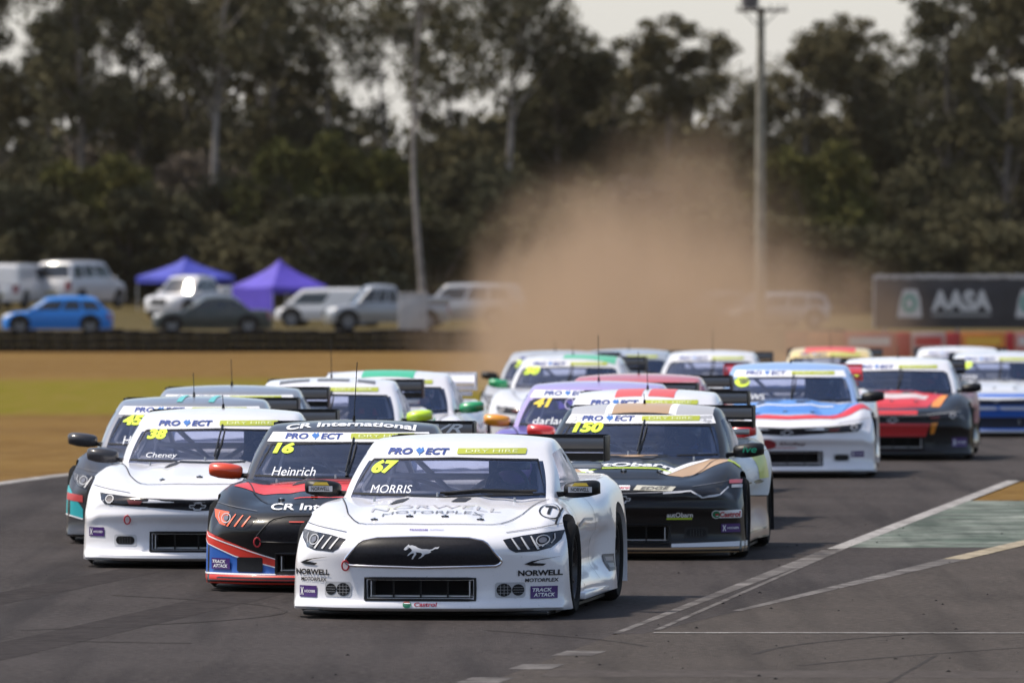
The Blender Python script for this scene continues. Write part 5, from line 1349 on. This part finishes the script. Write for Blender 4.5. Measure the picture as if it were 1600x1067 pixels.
# far right pair and the yellow red roof
c = race_car('pony', 1290, 95.5, 4, paint('paint_cream', (.60, .55, .45), .2), 'race car with a red and yellow roof far back behind number 9', roofm=paint('paint_roof_yellow', (.72, .55, .22), .1), mirrorm=RM, antenna=.2, detail=0)
decal('roof_stripe', c['cabin'], c['B'], 'top', [Rc(-.42, 1.9, .42, 3.0, (.62, .06, .05), 1)], .08)
race_car('coupe', 1492, 94, 4, W2, 'white race car far back showing only its roof between the red and the blue cars', antenna=.1, detail=0)
c = race_car('coupe', 1556, 106, 4, paint('paint_silver_white', (.62, .63, .66), .15), 'white over bright blue race car cut by the right edge of the photo', number='90', antenna=.1, banner=True, nsize=.13, name=('COOK', .26, .06, .1))
B = c['B']; body = c['body']
decal('nose_stripe', body, B, 'front', [Pg([(-.985, .06), (.985, .06), (.985, .60), (.5, .64), (-.5, .64), (-.985, .60)], (.01, .10, .45), 1), Rc(-.5, .27, .5, .30, (.02, .02, .03), 3), Rc(-.80, .14, .80, .30, (.012, .015, .03), 2), Rc(-.80, .47, .80, .55, (.012, .02, .05), 3)], .05)

# ------------------------------------------------------------------ dust thrown up behind the pack
def dust(name, c, size, dens, label, seed, shape=1.0, col=(.60, .435, .31)):
    bm = bmesh.new(); bmesh.ops.create_uvsphere(bm, u_segments=32, v_segments=20, radius=1.0)
    me = bpy.data.meshes.new(name); bm.to_mesh(me); bm.free()
    o = link(name, me, None, c); o.scale = size
    m = bpy.data.materials.new(name + '_volume'); m.use_nodes = True; n = m.node_tree.nodes; l = m.node_tree.links
    n.remove(n['Principled BSDF']); v = n.new('ShaderNodeVolumePrincipled'); l.new(v.outputs[0], n['Material Output'].inputs['Volume'])
    v.inputs['Color'].default_value = (*col, 1); v.inputs['Anisotropy'].default_value = .2
    tc = n.new('ShaderNodeTexCoord'); g = n.new('ShaderNodeNewGeometry')
    ln = n.new('ShaderNodeVectorMath'); ln.operation = 'LENGTH'; l.new(tc.outputs['Object'], ln.inputs[0])
    nz = n.new('ShaderNodeTexNoise'); nz.inputs['Scale'].default_value = .42; nz.inputs['Detail'].default_value = 5; nz.inputs['Roughness'].default_value = .55
    mp = n.new('ShaderNodeMapping'); mp.inputs['Location'].default_value = (seed, seed * 2, 0); mp.inputs['Rotation'].default_value = (0, R(-28), 0); mp.inputs['Scale'].default_value = (1.25, .8, .62); l.new(g.outputs['Position'], mp.inputs[0]); l.new(mp.outputs[0], nz.inputs['Vector'])
    # distance from the centre, roughened by the noise
    a = n.new('ShaderNodeMath'); a.operation = 'MULTIPLY_ADD'; l.new(nz.outputs[0], a.inputs[0]); a.inputs[1].default_value = -3.2; a.inputs[2].default_value = 1.6
    b = n.new('ShaderNodeMath'); b.operation = 'ADD'; l.new(ln.outputs['Value'], b.inputs[0]); l.new(a.outputs[0], b.inputs[1])
    mr = n.new('ShaderNodeMapRange'); mr.interpolation_type = 'SMOOTHSTEP'; mr.inputs[1].default_value = 1.0; mr.inputs[2].default_value = .05; l.new(b.outputs[0], mr.inputs[0])
    # fades out before the domain's edge
    m2 = n.new('ShaderNodeMapRange'); m2.interpolation_type = 'SMOOTHSTEP'; m2.inputs[1].default_value = 1.0; m2.inputs[2].default_value = .7; l.new(ln.outputs['Value'], m2.inputs[0])
    sx = n.new('ShaderNodeSeparateXYZ'); l.new(tc.outputs['Object'], sx.inputs[0])
    m3 = n.new('ShaderNodeMapRange'); m3.inputs[1].default_value = 1.0; m3.inputs[2].default_value = -.5; m3.inputs[3].default_value = .25; m3.inputs[4].default_value = 1.0; l.new(sx.outputs[2], m3.inputs[0])
    k = n.new('ShaderNodeMath'); k.operation = 'MULTIPLY'; l.new(mr.outputs[0], k.inputs[0]); l.new(m2.outputs[0], k.inputs[1])
    k2 = n.new('ShaderNodeMath'); k2.operation = 'MULTIPLY'; l.new(k.outputs[0], k2.inputs[0]); l.new(m3.outputs[0], k2.inputs[1])
    k3 = n.new('ShaderNodeMath'); k3.operation = 'MULTIPLY'; l.new(k2.outputs[0], k3.inputs[0]); k3.inputs[1].default_value = dens
    l.new(k3.outputs[0], v.inputs['Density'])
    me.materials.append(m); tag(o, label, 'dust', kind='stuff'); return o
s_ = F_PX / 200
dust('dust_cloud', (px(965, s_), 200, -.3), (4.7, 10, 2.9), .30, 'thick brown dust boiling up just behind the race cars', 3.1)
dust('dust_plume', (px(915, s_), 206, 1.1), (3.3, 10, 3.6), .32, 'tall thin plume of brown dust rising left of the power pole', 21.4)
dust('dust_plume', (px(1080, s_), 212, 1.7), (3.8, 11, 4.2), .18, 'fainter plume of brown dust drifting round the power pole', 14.7)
dust('dust_veil', (px(1075, s_), 226, .3), (7.2, 26, 3.2), .085, 'low thin veil of dust drifting over the parked cars and barrier', 9.7)

# brown haze of dust and summer air over the whole circuit
hzb = MB(); hzb.box((0, 160, 13.5), (620, 800, 32), None)
hm = bpy.data.materials.new('haze_volume'); hm.use_nodes = True; _n = hm.node_tree.nodes; _n.remove(_n['Principled BSDF'])
_v = _n.new('ShaderNodeVolumePrincipled'); _v.inputs['Color'].default_value = (.85, .76, .66, 1); _v.inputs['Density'].default_value = .00003; _v.inputs['Anisotropy'].default_value = .1
hm.node_tree.links.new(_v.outputs[0], _n['Material Output'].inputs['Volume'])
hme = hzb.mesh('haze', 0); hme.materials.clear(); hme.materials.append(hm)
tag(link('haze', hme), 'thin brown haze hanging over the far trees', 'haze', kind='stuff')
